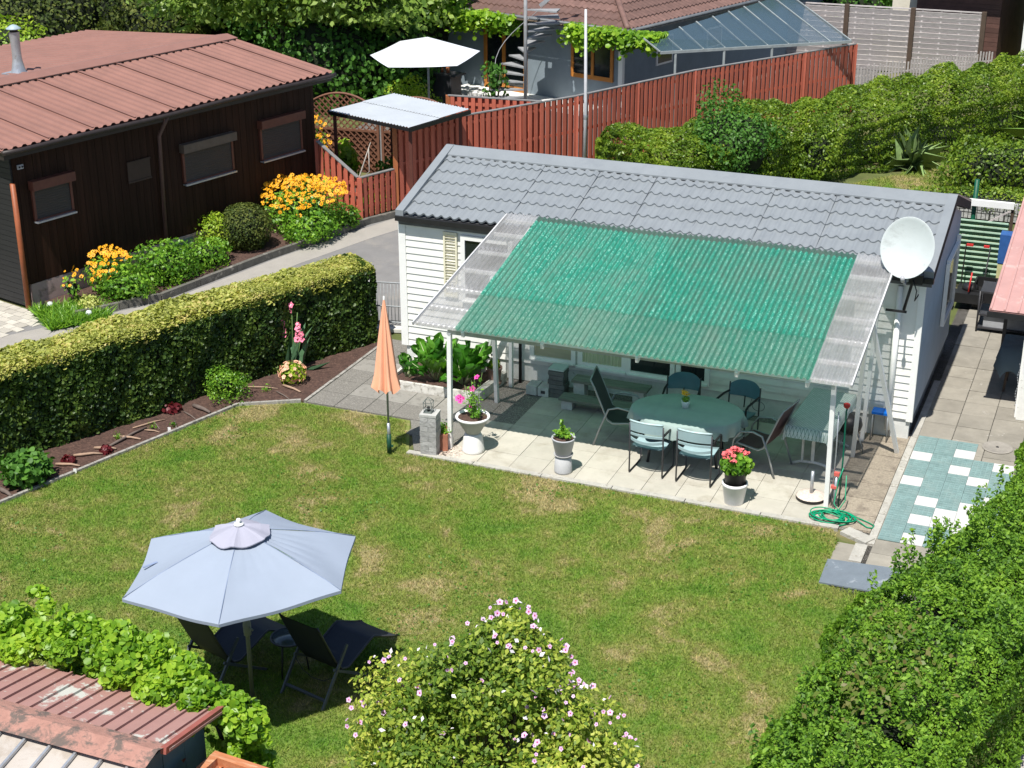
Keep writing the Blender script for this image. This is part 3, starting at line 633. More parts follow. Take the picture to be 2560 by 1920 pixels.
# cone urn
t = pot('flower_urn', 'wide cone shaped white urn with magenta flowers beside the white post', 'planter', 2.5, -2.82, 0)
MB().lathe([(0, 0), (.16, 0), (.172, .03), (.165, .06), (.14, .25), (.12, .29), (.1, .3), (0, .3)], n=32).build('base', P('white_worn_paint', (.72, .71, .68), .7, .08, 5, dirt=((.45, .42, .36), 8, .62, .7)), t)
MB().lathe([(.09, .28), (.1, .29), (.24, .53), (.25, .545)], n=40).build('bowl', P('grey_green_pot', (.36, .37, .33), .7, .1, 4), t)
MB().lathe([(.25, .54), (.258, .555), (.25, .575), (.235, .575), (.215, .55)], n=40).build('rim', white, t); soil_disc(.22, .548, t)
st = MB(); r = random.Random(4); tips = []
for i in range(11):
    a = r.uniform(0, 6.28); q = r.uniform(.03, .14); x, y = q*math.cos(a), q*math.sin(a); h = r.uniform(.25, .75) if i < 8 else .2
    tp = (x*1.6+r.uniform(-.05, .05), y*1.6, .55+h); st.tube([(x, y, .54), (x*1.2, y*1.3, .55+h*.5), tp], .004, 5); tips.append(tp)
st.build('stem', P('green_stem', (.1, .18, .05), .7), t)
P_ = []
for tp in tips:
    for i in range(22): f = r.uniform(.1, 1); P_.append((tp[0]*f+r.gauss(0, .035), tp[1]*f+r.gauss(0, .035), .56+(tp[2]-.56)*f*r.uniform(.4, 1)+r.gauss(0, .015)))
stamp('foliage', P_, (0, -.3, 1), .052, midg, t, seed=11)
fl = [(-.17, -.05, .86), (-.16, -.08, .80), (-.2, -.05, .835), (0, 0, 1.0), (.05, .06, 1.16), (-.02, -.02, .72), (-.1, -.1, .87)]
stamp('blossom', fl, (0, -.8, .6), .10, [magf, magc], t, T_FIVE, .4, 5)
# grey pot
t = pot('plant_pot', 'grey round pot on an upturned pot with a small green plant', 'planter', 3.98, -2.98, 0)
MB().lathe([(0, 0), (.125, 0), (.13, .03), (.118, .25), (.105, .26), (0, .26)], n=32).build('base', P('grey_pot_a', (.47, .475, .48), .75, .06, 6), t)
MB().lathe([(.1, .262), (.135, .27), (.142, .29), (.13, .29), (.11, .28)], n=32).build('saucer', P('grey_saucer', (.35, .35, .35), .7), t)
MB().lathe([(.1, .285), (.115, .29), (.165, .52), (.172, .53), (.172, .545), (.158, .545), (.15, .52)], n=36).build('bowl', P('grey_pot_b', (.42, .43, .46), .7, .07, 5), t); soil_disc(.152, .515, t)
Q = [(r.gauss(0, .05), r.gauss(0, .04), .56+abs(r.gauss(0, .05))) for i in range(150)]+[(-.02+r.gauss(0, .015), r.gauss(0, .015), .56+.26*r.random()) for i in range(60)]+[(-.12+.1*q+r.gauss(0, .01), -.02, .63-.04*q+r.gauss(0, .015)) for q in [r.random() for i in range(40)]]
stamp('foliage', Q, (0, -.3, 1), .06, midg, t, seed=12)
# geranium
t = pot('geranium_pot', 'coral geranium in a black pot set in a white pot', 'planter', 6.5, -3.0, 0)
MB().lathe([(0, 0), (.125, 0), (.132, .01), (.172, .27), (.178, .275), (.178, .31), (.162, .315), (.155, .28)], n=36).build('outer_pot', P('white_glazed_pot', (.8, .8, .8), .3, .03), t)
MB().lathe([(.1, .25), (.14, .27), (.15, .47), (.162, .475), (.16, .5), (.14, .5), (.13, .47), (0, .46)], n=32).build('inner_pot', blackm, t)
q, n_ = blob((0, 0, .58), (.2, .2, .15), 900, 5, .3); stamp('foliage', q, n_, .06, midg, t, T_ROUND, .7, 13)
hd = []
for i in range(15):
    a = r.uniform(0, 6.28); b = r.uniform(.1, 1.2) if i > 3 else .2; c_ = Vector((math.cos(a)*math.sin(b)*.2, math.sin(a)*math.sin(b)*.2, .59+math.cos(b)*.2))
    for j in range(13): hd.append((c_.x+r.gauss(0, .025), c_.y+r.gauss(0, .025), c_.z+r.gauss(0, .015)))
stamp('blossom', hd, (0, -.5, 1), .038, [pinkf, pinkf], t, T_FIVE, .8, 6)
# stone pillar
t = thing('stone_pillar', 'short grey split stone pillar at the lawn corner', 'pillar', (1.94, -3.1, 0), R(8))
m = MB(); 
for k_ in range(8):
    z = .078*k_
    if k_ % 2 == 0: m.box((0, 0, z+.039), (.245+r.uniform(-.008, .008), .24, .074))
    else: m.box((-.06, 0, z+.039), (.12, .242, .074)); m.box((.063, 0, z+.039), (.118, .238, .074))
m.build('stone_blocks', stonem, t); m = MB(); m.box((0, 0, .642), (.255, .25, .035)); m.build('cap_stone', P('cap_stone', (.42, .42, .4), .85, .1, 8, bump=.5), t)
t = thing('lantern', 'small open metal candle lantern on top of the stone pillar', 'lantern', (1.92, -3.1, .66), R(10))
m = MB(); m.box((0, 0, .008), (.13, .13, .012)); 
for a, b in ((-1,-1),(1,-1),(1,1),(-1,1)): m.tube([(a*.052, b*.052, .01), (a*.062, b*.062, .16)], .005, 5); m.tube([(a*.062, b*.062, .16), (a*.02, b*.02, .215)], .005, 5)
for z, s in ((.16, .065), (.07, .055)):
    for a, b in (((-1,-1),(1,-1)),((1,-1),(1,1)),((1,1),(-1,1)),((-1,1),(-1,-1))): m.tube([(a[0]*s, a[1]*s, z), (b[0]*s, b[1]*s, z)], .0045, 5)
m.tube([(.012*math.cos(i), .004, .222+.012*math.sin(i)) for i in np.linspace(0, 6, 9)], .003, 4)
m.build('frame', P('lantern_iron', (.12, .14, .13), .5, .2), t); MB().lathe([(0, .015), (.022, .015), (.022, .08), (0, .082)], n=12).build('candle', blackm, t)
t = thing('terracotta_planter', 'terracotta trough with small plants behind the stone pillar', 'planter', (2.02, -2.83, .01), R(20))
m = MB(); m.box((0, 0, .13), (.16, .36, .26)); m.build('trough', terra, t); q = [(r.gauss(0, .05), r.uniform(-.15, .15), .27+abs(r.gauss(0, .04))) for i in range(130)]; stamp('foliage', q, (0, 0, 1), .05, midg, t, seed=14)
stamp('gravel', [(1.95+r.random()*.45, -3.14+r.random()*.4, .012) for i in range(500)], (0, 0, 1), .035, P('pale_pebbles', (.6, .5, .42), .8, .3, 20, rnd=.3), None, T_ROUND, .5, 3)
tag(bpy.data.objects['gravel'], 'pale pinkish gravel around the post foot', 'gravel', kind='stuff')
# closed parasol
t = thing('closed_parasol', 'folded salmon orange parasol standing in the lawn', 'parasol', (1.39, -3.36, 0))
MB().tube([(0, 0, .3), (0, 0, 2.38)], .016, 10).build('pole', alum, t); MB().tube([(0, 0, .22), (0, 0, .5)], .024, 10).build('tube_sleeve', galv, t)
MB().tube([(0, 0, 0), (0, 0, .32)], .034, 12).box((.05, 0, .14), (.03, .02, .03)).build('ground_socket', P('dark_green_plastic', (.01, .06, .035), .5), t)
m = MB(); rows = []; nn_ = 64
for z, rr_, am in ((2.42, .012, 0), (2.3, .028, .2), (2.1, .05, .3), (1.8, .085, .32), (1.5, .115, .33), (1.3, .135, .33), (1.16, .16, .36), (1.05, .172, .4)):
    rows.append([(rr_*(1+am*math.cos(8*a+z*1.2)*.7+am*.3*math.cos(3*a+1))*math.cos(a), rr_*(1+am*math.cos(8*a+z*1.2)*.7+am*.3*math.cos(3*a+1))*math.sin(a), z+(.05*math.cos(8*a+1) if z < 1.1 else 0)) for a in [2*math.pi*i/nn_ for i in range(nn_+1)]])
m.grid(rows); m.build('canopy', umbor, t); MB().lathe([(0, 2.47), (.012, 2.46), (.014, 2.41)], n=10).build('finial', white, t)
# oval table
TX, TY, TA = 5.45, -1.8, R(8)
t = thing('oval_table', 'oval garden table on dark legs under the green canopy', 'table', (TX, TY, .012), TA)
MB().lathe([(0, .70), (.84, .70), (.85, .715), (.84, .722), (0, .722)], n=48, sx=.96, sy=.7).build('tabletop', dgrey, t)
for a, b in ((-1,-1),(1,-1),(1,1),(-1,1)):
    MB().tube([(a*.5, b*.35, 0), (a*.42, b*.3, .7)], .02, 8).build('leg', dgrey, t)
m = MB(); rows = []; A_, B_ = .82, .61
for fr, z in ((0, .726), (.5, .727), (.97, .726), (1.0, .717)): rows.append([(A_*fr*math.cos(a), B_*fr*math.sin(a), z) for a in np.linspace(0, 6.2832, 97)])
for k_, z in ((0, .62), (1, .52)):
    rows.append([((A_+.02+.025*(k_+1)*math.sin(14*a)+.015*math.sin(5*a))*math.cos(a), (B_+.02+.025*(k_+1)*math.sin(14*a)+.015*math.sin(5*a))*math.sin(a), z+(.03*math.sin(4*a+.5) if k_ else 0)) for a in np.linspace(0, 6.2832, 97)])
m.grid(rows); o = m.build('tablecloth', clothg); o.location = (TX, TY, .012); o.rotation_euler = (0, 0, TA); tag(o, 'grey green cloth hanging over the oval garden table', 'tablecloth')
m = MB()
t = thing('table_flowerpot', 'small white pot with orange yellow flowers on the oval table', 'flowerpot', (5.40, -1.72, .742))
MB().lathe([(0, 0), (.05, 0), (.064, .09), (.066, .1), (.055, .1), (.05, .09), (0, .088)], n=24).build('pot', P('white_glazed_pot', (.8, .8, .8)), t)
q, n_ = blob((0, 0, .13), (.06, .06, .05), 110, 3); stamp('foliage', q, n_, .035, midg, t, seed=3)
stamp('blossom', [(r.uniform(-.07, .05), r.uniform(-.04, .04), .19+r.uniform(0, .06)) for i in range(14)], (0, -.6, 1), .055, [yel, yelc], t, T_DAISY, .7, 2)
# armchairs
def armchair(label, mat, loc, rz, mode):
    """back is at -y, sitter faces +y; sled frame of dark tube, moulded slatted shell"""
    t = thing('garden_armchair', label, 'armchair', loc, rz, 'armchairs round the oval table')
    for s in (-1, 1):
        x = .25*s
        f = MB().tube([(x, -.27, .80), (x, -.25, .5), (x, -.25, .02), (x, -.23, .012), (x, .2, .012), (x, .22, .03), (x, .21, .42)], .0125, 8)
        f.build('side_frame', dgrey, t)
        MB().tube([(x, -.25, .66), (x*1.04, -.1, .67), (x*1.04, .15, .655), (x*1.02, .2, .62), (x, .21, .42)], .017, 8).build('armrest', blackm, t)
    m = MB(); rows = []
    for y, z in ((.22, .40), (.21, .43), (.1, .435), (-.1, .425), (-.2, .43)): rows.append([(.235*s, y, z-.018*(1-s*s)+.0) for s in np.linspace(-1, 1, 13)])
    m.grid(rows); m.grid([[(p[0], p[1], p[2]-.015) for p in q] for q in rows][::-1]); m.build('seat', mat, t)
    def band(m, z0, z1, top=0):
        for off in (0, .014):
            rws = []
            for f in np.linspace(0, 1, 6):
                rws.append([(.245*s, -.225-.085*(1-s*s)-.1*((z0+(z1-z0)*f)-.45)-off, z0+(z1-z0)*f-top*f*(s*s)**1.5*.09+(.02*(1-s*s) if z0 > .6 else -.015*(1-s*s))) for s in np.linspace(-1, 1, 15)])
            m.grid(rws if off else rws[::-1])
        # closed rim
        for f, ff in ((z0, 0), (z1, 1)):
            pts = [[(.245*s, -.225-.085*(1-s*s)-.1*(f-.45)-o_, f-top*ff*(s*s)**1.5*.09+(.02*(1-s*s) if z0 > .6 else -.015*(1-s*s))) for s in np.linspace(-1, 1, 15)] for o_ in (0, .014)]
            m.grid(pts if ff else pts[::-1])
    m = MB()
    if mode == 'slat':
        band(m, .68, .83); band(m, .61, .645); band(m, .53, .575)
        m.build('backrest', mat, t); m = MB().tube([(.25*s, -.26-.085*(1-s*s)-.008, .835+.02*(1-s*s)) for s in np.linspace(-1, 1, 13)], .014, 7); m.build('top_rail', P('sunlit_teal_plastic', (.42, .55, .57), .35, .05), t)  # top edge in paler teal, sunlight put into the colour
    else:
        band(m, .60, .86, 1.0); m.build('backrest', mat, t); MB().tube([(0, -.26, .44), (0, -.28, .62)], .01, 6).build('stretcher', blackm, t)
    return t
armchair('teal slatted armchair at the near side of the oval table, left one', tealp, (5.13, -2.42, .012), R(-3), 'slat')
armchair('teal slatted armchair at the near side of the oval table, beside the geranium', tealp, (5.83, -2.45, .012), R(-1), 'slat')
armchair('teal armchair, coloured darker for the shade, behind the table, before the window pair', tealp2, (5.14, -1.05, .012), R(188), 'full')
armchair('teal armchair, coloured darker for the shade, behind the table, turned slightly, under the bare cladding', tealp2, (5.98, -1.0, .012), R(168), 'full')
def sling(label, mat, loc, rz, g=None):
    """sling chair facing +y"""
    t = thing('sling_chair', label, 'garden chair', loc, rz, 'sling chairs at the table ends')
    for s in (-1, 1):
        x = .27*s
        MB().tube([(x, -.42, 1.04), (x, -.36, .92), (x, -.16, .42), (x, -.08, .365), (x, .25, .40), (x, .3, .38)], .014, 8).build('seat_rail', alum, t)
        MB().tube([(x*1.12, .36, 0), (x*1.12, .30, .45), (x*1.12, .2, .60), (x*1.12, 0, .64), (x*1.1, -.14, .60), (x*1.05, -.26, .3), (x*1.08, -.36, 0)], .015, 8).build('arm_leg', alum, t)
    m = MB(); prof = [(-.42, 1.04), (-.36, .92), (-.26, .68), (-.165, .44), (-.08, .385), (.08, .385), (.25, .405)]
    m.grid([[(x, y, z+(-.012 if abs(x) < .1 else 0)) for x in np.linspace(-.262, .262, 7)] for y, z in prof]); m.build('sling', mat, t)
    MB().tube([(-.27, -.42, 1.04), (.27, -.42, 1.04)], .012, 8).build('top_rail', alum, t); MB().tube([(-.27, .3, .38), (.27, .3, .38)], .012, 8).build('front_rail', alum, t)
    return t
sling('charcoal high back sling chair left of the table', slingd, (4.38, -1.62, .012), R(-80))
sling('brown high back sling chair right of the table', slingb, (6.55, -1.72, .012), R(78))
# rectangular table with checked cloth
t = thing('folding_table', 'rectangular table on arched white feet by the right posts', 'table', (7.25, -1.05, .012), R(-3))
m = MB(); m.box((0, 0, .70), (.58, 1.5, .03)); m.build('tabletop', white, t)
for y in (-.45, .45):
    m = MB(); m.tube([(-.3, y, .0), (-.15, y, .06), (.05, y, .08), (.2, y, .06), (.34, y, .0)], .022, 8); m.build('foot', P('cream_metal', (.6, .6, .55), .5), t)
    m = MB(); m.beam((-.12, y, .07), (-.12, y, .69), .03, .03, 0, (0, 1, 0)); m.beam((.03, y, .07), (.03, y, .69), .045, .03, 0, (0, 1, 0)); m.build('leg', P('cream_metal', (.6, .6, .55), .5), t)
# checked oilcloth
mc, tt, n, l, o_ = _new('checked_oilcloth'); v = coords(n, (1, 1, 1), l); mp = n.new('ShaderNodeMapping'); mp.inputs['Rotation'].default_value = (0, 0, .78); l.new(v, mp.inputs[0])
ck = n.new('ShaderNodeTexBrick'); ck.inputs['Scale'].default_value = 13; ck.inputs['Mortar Size'].default_value = .03; ck.offset = 0; ck.squash = 1; ck.inputs['Color1'].default_value = rgba((.5, .56, .53)); ck.inputs['Color2'].default_value = rgba((.42, .5, .46)); ck.inputs['Mortar'].default_value = rgba((.03, .13, .09)); ck.inputs['Brick Width'].default_value = .5; ck.inputs['Row Height'].default_value = .5; l.new(mp.outputs[0], ck.inputs[0])
b = n.new('ShaderNodeBsdfPrincipled'); l.new(ck.outputs[0], b.inputs['Base Color']); b.inputs['Roughness'].default_value = .4; l.new(b.outputs[0], o_.inputs[0])
m = MB(); W2, L2 = .33, .79; per = []
for a in np.linspace(0, 1, 25)[:-1]: per.append((-W2+2*W2*a, -L2))
for a in np.linspace(0, 1, 41)[:-1]: per.append((W2, -L2+2*L2*a))
for a in np.linspace(0, 1, 25)[:-1]: per.append((W2-2*W2*a, L2))
for a in np.linspace(0, 1, 42): per.append((-W2, L2-2*L2*a))
rows = [[(x*f, y*f, z) for x, y in per] for f, z in ((.0, .722), (.9, .722), (.97, .72))]
rows.append([(x*(1.0+.012*math.sin(i*.25)), y*(1+.006*math.sin(i*.25)), .62) for i, (x, y) in enumerate(per)])
rows.append([(x*(1.05+.02*math.sin(i*.25)), y*(1.02+.008*math.sin(i*.25)), .57-.06*(abs(x) > W2*.9 and abs(y) > L2*.9)) for i, (x, y) in enumerate(per)])
m.grid(rows); o = m.build('tablecloth', mc); o.location = (7.25, -1.05, .014); o.rotation_euler = (0, 0, R(-3)); tag(o, 'green and white checked oilcloth on the rectangular table', 'tablecloth')
# kettle grill shape under the table edge, blue stool
t = thing('kettle_grill', 'black kettle grill half hidden behind the canopy posts', 'grill', (7.62, -.75, .012))
MB().lathe([(0, .28), (.1, .3), (.17, .36), (.19, .43), (.17, .52), (.1, .58), (0, .6)], n=24).build('bowl', blackm, t)
for a in (0, 2.1, 4.2): MB().tube([(.12*math.cos(a), .12*math.sin(a), .32), (.24*math.cos(a), .24*math.sin(a), 0)], .01, 6).build('leg', alum, t)
t = thing('stool', 'stool with bright blue seat against the house wall', 'stool', (7.98, -.16, .01))
m = MB(); m.box((0, 0, .45), (.26, .2, .035)); m.build('seat', P('bright_blue', (.0, .1, .42), .4), t)
for a, b in ((-1,-1),(1,-1),(1,1),(-1,1)): MB().tube([(a*.11, b*.08, .44), (a*.12, b*.09, 0)], .01, 6).build('leg', alum, t)
# parasol base, sprinkler post, hose
t = thing('parasol_stand', 'round pebble filled parasol base with short steel tube', 'parasol base', (7.46, -2.5, .012))
MB().lathe([(0, 0), (.2, 0), (.21, .02), (.205, .05)], n=32).build('tray', blackm, t)
MB().lathe([(.205, .045), (.19, .065), (.1, .085), (0, .09)], n=32).build('stone_disc', P('pebble_concrete', (.62, .53, .46), .9, .25, 35, bump=1.4, bscale=40), t); MB().tube([(0, 0, .08), (0, 0, .42)], .024, 12).build('tube_socket', galv, t)
t = thing('shower_post', 'slim green garden shower post with a red head', 'garden shower', (7.86, -2.6, .012))
MB().tube([(0, 0, 0), (.01, 0, .7), (0, .0, 1.42), (.01, -.02, 1.47)], .012, 7).build('riser', P('dark_green_hose', (.0, .12, .07), .4), t); MB().lathe([(0, 1.47), (.03, 1.475), (.045, 1.5), (.045, 1.53), (.02, 1.545), (0, 1.55)], n=16).build('head', P('red_plastic', (.45, .03, .02), .4), t)
MB().tube([(-.1, 0, .0), (-.09, 0, .8), (-.1, 0, 1.4)], .009, 6).build('support_rod', galv, t)
m = MB().tube([(-.06, -.03, 0), (-.05, -.03, .45)], .02, 8); m.box((-.05, -.03, .5), (.07, .05, .05), mi=1); m.box((-.07, -.03, .3), (.09, .05, .04), mi=1); m.build('tap', [galv, P('red_tap', (.6, .12, .1), .4)], t)
m = MB(); pts = []
for i in range(360):
    a = i*.16; rr_ = .17+.055*math.sin(a*.37)+.03*math.sin(a*1.7); pts.append((rr_*1.25*math.cos(a)+.02*math.sin(a*.23), rr_*math.sin(a)*.85, .012+.045*(i/360)+.008*math.sin(a*2.3)))
pts += [(.3, .05, .04), (.4, -.02, .02), (.5, -.1, .012), (.57, -.1, .012), (.58, -.02, .012), (.5, .04, .012), (.38, .1, .015), (.25, .12, .04)]
m.tube(pts, .0085, 6); m.tube([(.1, .1, .05), (-.02, .25, .1), (.0, .33, .4), (.05, .36, .6)], .008, 6); m.tube([(.05, .12, .04), (.12, .3, .15), (.1, .35, .5)], .008, 6)
o = m.build('garden_hose', hosem); o.location = (7.84, -2.98, .012); tag(o, 'coiled bright green garden hose lying at the patio corner', 'hose')
# steps of planks on blocks
def bench_step(label, x0, x1, y, z, dep, bl):
    t = thing('plank_step', label, 'step', ((x0+x1)/2, y, .012), 0, 'plank steps below the door')
    m = MB(((x0+x1)/2, y, .012)); m.b2((x0, y-dep/2, z-.04), (x1, y+dep/2, z)); m.build('plank', P('green_grey_plank', (.17, .18, .15), .8, .2, 4, stretch=(.6, 5, 5), rnd=.2, dirt=((.1, .11, .1), 3, .5, .7)), t)
    for bx in bl: m = MB(((x0+x1)/2, y, .012)); m.b2((bx-.09, y-dep/2+.03, .012), (bx+.09, y+dep/2-.05, z-.043)); m.build('block', P('pale_block', (.5, .5, .48), .85, .15, 9, bump=.7), t)
bench_step('lower plank step on pale blocks in front of the door', 3.12, 4.55, -.78, .2, .27, (3.25, 4.4)); bench_step('upper plank step on pale blocks against the house', 3.2, 4.45, -.42, .38, .27, (3.32, 4.3))
t = thing('block_stack', 'stack of dark split stones with a pale slab on top beside the steps', 'stone stack', (2.93, -.4, .01))
m = MB()
for k_ in range(6): m.box((r.uniform(-.012, .012), 0, .04+.076*k_), (.25+r.uniform(-.015, .02), .24, .07))
m.build('stone_blocks', dstone, t); m = MB(); m.box((0, 0, .485), (.26, .25, .03)); m.build('cap_slab', P('pale_cap', (.42, .5, .5), .6, .05), t)
for q, (dx, lab) in enumerate(((0, 'hollow white concrete block touching the dark stone stack'), (-.2, 'white concrete block left of the hollow one'))):
    o = MB().box((0, 0, .08), (.18, .26, .15)).box((0, -.132, .08), (.07, .006, .05), mi=1).build('concrete_block', [P('pale_block', (.5, .5, .48)), dgrey] if q == 0 else [P('pale_block', (.5, .5, .48)), P('pale_block', (.5, .5, .48))]); o.location = (2.72+dx, -.42, .012); tag(o, lab, 'concrete block', 'white blocks by the wall')
# wall heart wire decoration and extension lead
o = MB().tube([(.08*math.sin(a)*1.2, 0, .08*math.cos(a)) for a in np.linspace(0, 6.28, 20)], .004, 5).tube([(.0, 0, .1), (-.1, -.01, .13), (-.16, 0, -.08), (-.15, 0, -.14)], .004, 5).tube([(0, 0, -.12), (0, 0, .12)], .003, 4).build('wire_coil', dgrey); o.location = (6.1, -.06, .2); tag(o, 'thin looped cable hanging on the white skirting right of the table', 'cable')
# raised vegetable bed
t = thing('raised_bed', 'low concrete edged bed with chard along the white wall', 'raised bed', (1.0, -.5, 0))
m = MB((1.0, -.5, 0)); m.beam((.22, -1.1, .07), (1.72, -1.1, .07), .05, .17); m.beam((.24, -1.07, .07), (.24, -.02, .07), .05, .17); m.beam((1.80, -1.1, .07), (1.86, -.1, .07), .12, .17); m.build('edging', P('white_edging', (.6, .58, .53), .9, .15, 7, bump=.6, dirt=((.3, .28, .24), 8, .5, .62)), t)
def chardplant(label, x, y, h, n, seed, spread=.2):
    rr_ = random.Random(seed); t = thing('chard_plant', label, 'vegetable', (x, y, .1), 0, 'chard in the raised bed'); mb = MB(); ms = MB()
    for i in range(n):
        a = rr_.uniform(0, 6.28); tilt = rr_.uniform(.08, .6 if i % 3 else 1.0); L = h*rr_.uniform(.75, 1.1); d = Vector((math.cos(a)*math.sin(tilt), math.sin(a)*math.sin(tilt), math.cos(tilt))); side = d.cross(Vector((0, 0, 1))).normalized(); nr = side.cross(d)
        b0 = Vector((math.cos(a)*.03, math.sin(a)*.03, 0)); k0 = b0+d*L*.3
        ms.tube([b0, k0, b0+d*L*.9+Vector((0, 0, -.05*tilt))], [.011, .009, .003], 6)
        rows = []; wv = rr_.uniform(0, 6)
        for j in range(9):
            f = j/8; w = h*.17*math.sin(math.pi*min(1, .12+f*.86))**.6*(1 if f < .99 else .35); c_ = k0+d*(L*.72*f)+Vector((math.cos(a), math.sin(a), 0))*(.1*f*f*tilt)+Vector((0, 0, -.14*f*f*tilt))
            rows.append([c_+side*(w*u)+nr*(.035*math.sin(11*f+u*5+wv)*abs(u)+.05*u*u+.02*math.sin(23*f+9*u+wv)) for u in np.linspace(-1, 1, 9)])
        mb.grid([[tuple(p) for p in q] for q in rows], r=rr_.random())
    ms.build('stalk', P('pale_stalk', (.45, .5, .28), .5), t); mb.build('leaf_blades', chard, t)
chardplant('big chard plant in the middle of the raised bed', .92, -.72, .74, 26, 2); chardplant('chard plant right in the bed beside the canopy post', 1.42, -.72, .72, 18, 3); chardplant('small pale chard plant at the left end of the bed', .45, -.8, .4, 8, 4); chardplant('chard plant at the back of the bed against the wall', 1.2, -.4, .5, 9, 9)
t = thing('terracotta_pot', 'brown terracotta pot with a lime green succulent by the wall', 'planter', (1.83, -.42, .06))
MB().lathe([(0, 0), (.11, 0), (.115, .02), (.12, .04), (.095, .045), (.12, .25), (.128, .255), (.128, .29), (.115, .29), (.11, .25), (0, .24)], n=28).build('pot', P('dull_terracotta', (.25, .15, .12), .8, .15, 6), t)
q, n_ = blob((0, 0, .33), (.1, .1, .1), 150, 8); stamp('foliage', q, n_, .07, lime, t, seed=8)
MB().tube([(-.04, 0, .3), (-.06, 0, .55)], .003, 4).lathe([(0, .54), (.03, .56), (0, .6)], (-.07, 0, 0), 8).lathe([(0, .48), (.025, .5), (0, .53)], (-.03, -.03, 0), 8).build('garden_pick', blackm, t)

# ------------------------------------------------------------- big parasol, loungers
UX, UY = 2.83, -9.62
t = thing('parasol', 'open pale blue hexagonal parasol over two dark loungers', 'parasol', (UX, UY, 0))
MB().tube([(0, 0, 0), (0, 0, 2.1)], .024, 12).build('pole', P('beige_metal', (.22, .21, .17), .5), t); MB().lathe([(.024, .83), (.04, .84), (.045, .95), (.035, 1.05), (.024, 1.06)], n=14).tube([(.03, -.01, .95), (.09, -.03, .93)], .012, 6).build('crank', P('beige_metal2', (.28, .27, .23), .5), t)
cor = [(2.12, -10.75), (3.3, -10.82), (4.1, -9.78), (3.69, -8.68), (2.47, -8.52), (1.67, -9.58)]; cx_ = sum(p[0] for p in cor)/6; cy_ = sum(p[1] for p in cor)/6
top_ = Vector((0, 0, 2.12)); CR = [Vector((x-UX, y-UY, 1.75)) for x, y in cor]
m = MB()
for i in range(6):
    a, b = CR[i], CR[(i+1) % 6]; rows = []
    for f in np.linspace(0, 1, 15):
        row = []
        for g_ in np.linspace(0, 1, 17):
            p = top_.lerp(a.lerp(b, g_), f); sag = -.05*f*math.sin(math.pi*g_)*(1-.3*f)-.0+.03*math.sin(math.pi*f)
            inw = (top_.lerp(a.lerp(b, .5), f)-p)*0; ed = -.025*math.sin(math.pi*g_)*f; wr = .014*math.sin(g_*34+f*3)*math.exp(-((f-.45)/.22)**2)*(1 if i == 2 else .2)+.006*math.sin(g_*9+f*11+i*2)*f
            q = p+Vector((0, 0, sag+wr)); q.xy = q.xy*(1+ed); row.append(tuple(q))
        rows.append(row)
    m.grid(rows, r=random.random())
    rows2 = [[tuple(Vector(p)-Vector((0, 0, .035 if k2 else 0))) for p in rows[-1]] for k2 in (0, 1)]; m.grid(rows2, sm=False)
m.build('canopy', umbblue, t)
p = CR[5].lerp(CR[0], .55); p = top_.lerp(p, .93); m = MB(); m.beam(p+Vector((0, 0, .005)), p+Vector((.1, .12, .03)), .03, .006); m.build('strap', P('seam_blue', (.2, .25, .37), .8), t)
m = MB()
for i in range(6):
    a = CR[i]; m.tube([tuple(top_.lerp(a, f)+Vector((0, 0, .03*math.sin(math.pi*f)-.012))) for f in np.linspace(.05, .99, 8)], .008, 5)
m.build('rib', alum, t)
m = MB()
for i in range(6): m.tube([tuple(top_.lerp(CR[i], f)+Vector((0, 0, .03*math.sin(math.pi*f)+.003))) for f in np.linspace(.02, .995, 8)], .004, 4)
m.build('seam', P('seam_blue', (.28, .34, .47), .8), t)
m = MB(); sub = 8
ring = []
for i in range(6):
    for j in range(sub):
        g_ = j/sub; p = CR[i].lerp(CR[(i+1) % 6], g_); f = .27-.012*math.cos(2*math.pi*g_); q = top_.lerp(p, f)+Vector((0, 0, .075-.02*math.sin(math.pi*g_)+.008*math.sin(i*3+j))); ring.append(q)
rows = [[tuple((top_+Vector((0, 0, .06))).lerp(q, f)+Vector((0, 0, .015*math.sin(math.pi*f)))) for q in ring+[ring[0]]] for f in (0.02, .35, .7, 1)]; rows.append([tuple(q-Vector((0, 0, .012))) for q in ring+[ring[0]]])
m.grid(rows, sm=False); m.build('vent_cap', umbcap, t)
MB().lathe([(0, 2.25), (.022, 2.245), (.026, 2.22), (.015, 2.2), (.05, 2.195), (.055, 2.18), (.03, 2.17)], n=16).build('finial', white, t)
def lounger(label, loc, rz):
    t = thing('sun_lounger', label, 'sun lounger', loc, rz, 'dark sun loungers under the parasol')
    prof = [(-.30, 1.02), (-.26, .93), (-.05, .48), (.05, .33), (.16, .30), (.55, .46), (.60, .47), (.92, .31), (1.02, .27)]
    m = MB(); m.grid([[(x, y, z-(.014 if abs(x) < .2 else 0)) for x in np.linspace(-.265, .265, 9)] for y, z in prof]); m.grid([[(x, y-.004, z-.02) for x in np.linspace(-.265, .265, 3)][::-1] for y, z in prof]); m.build('sling', slingn, t)
    for s in (-1, 1):
        MB().tube([(.275*s, y, z) for y, z in prof], .012, 8).build('side_rail', dgrey, t)
        MB().beam((.30*s, -.33, .0), (.30*s, .12, .62), .022, .035, 0, (0, 0, 1)).build('leg', P('grey_leg', (.09, .1, .115), .4, .1), t)
        MB().beam((.29*s, .52, .0), (.29*s, -.1, .40), .018, .03).build('leg', P('grey_leg', (.09, .1, .115)), t)
    MB().beam((-.3, -.26, .09), (.3, -.26, .09), .03, .022).build('stretcher', P('grey_leg', (.09, .1, .115)), t)
    MB().tube([(-.28, -.1, .36), (-.15, -.12, .25), (0, -.13, .21), (.15, -.12, .22), (.28, -.1, .3)], .004, 5).build('cord', dgrey, t)
    return t
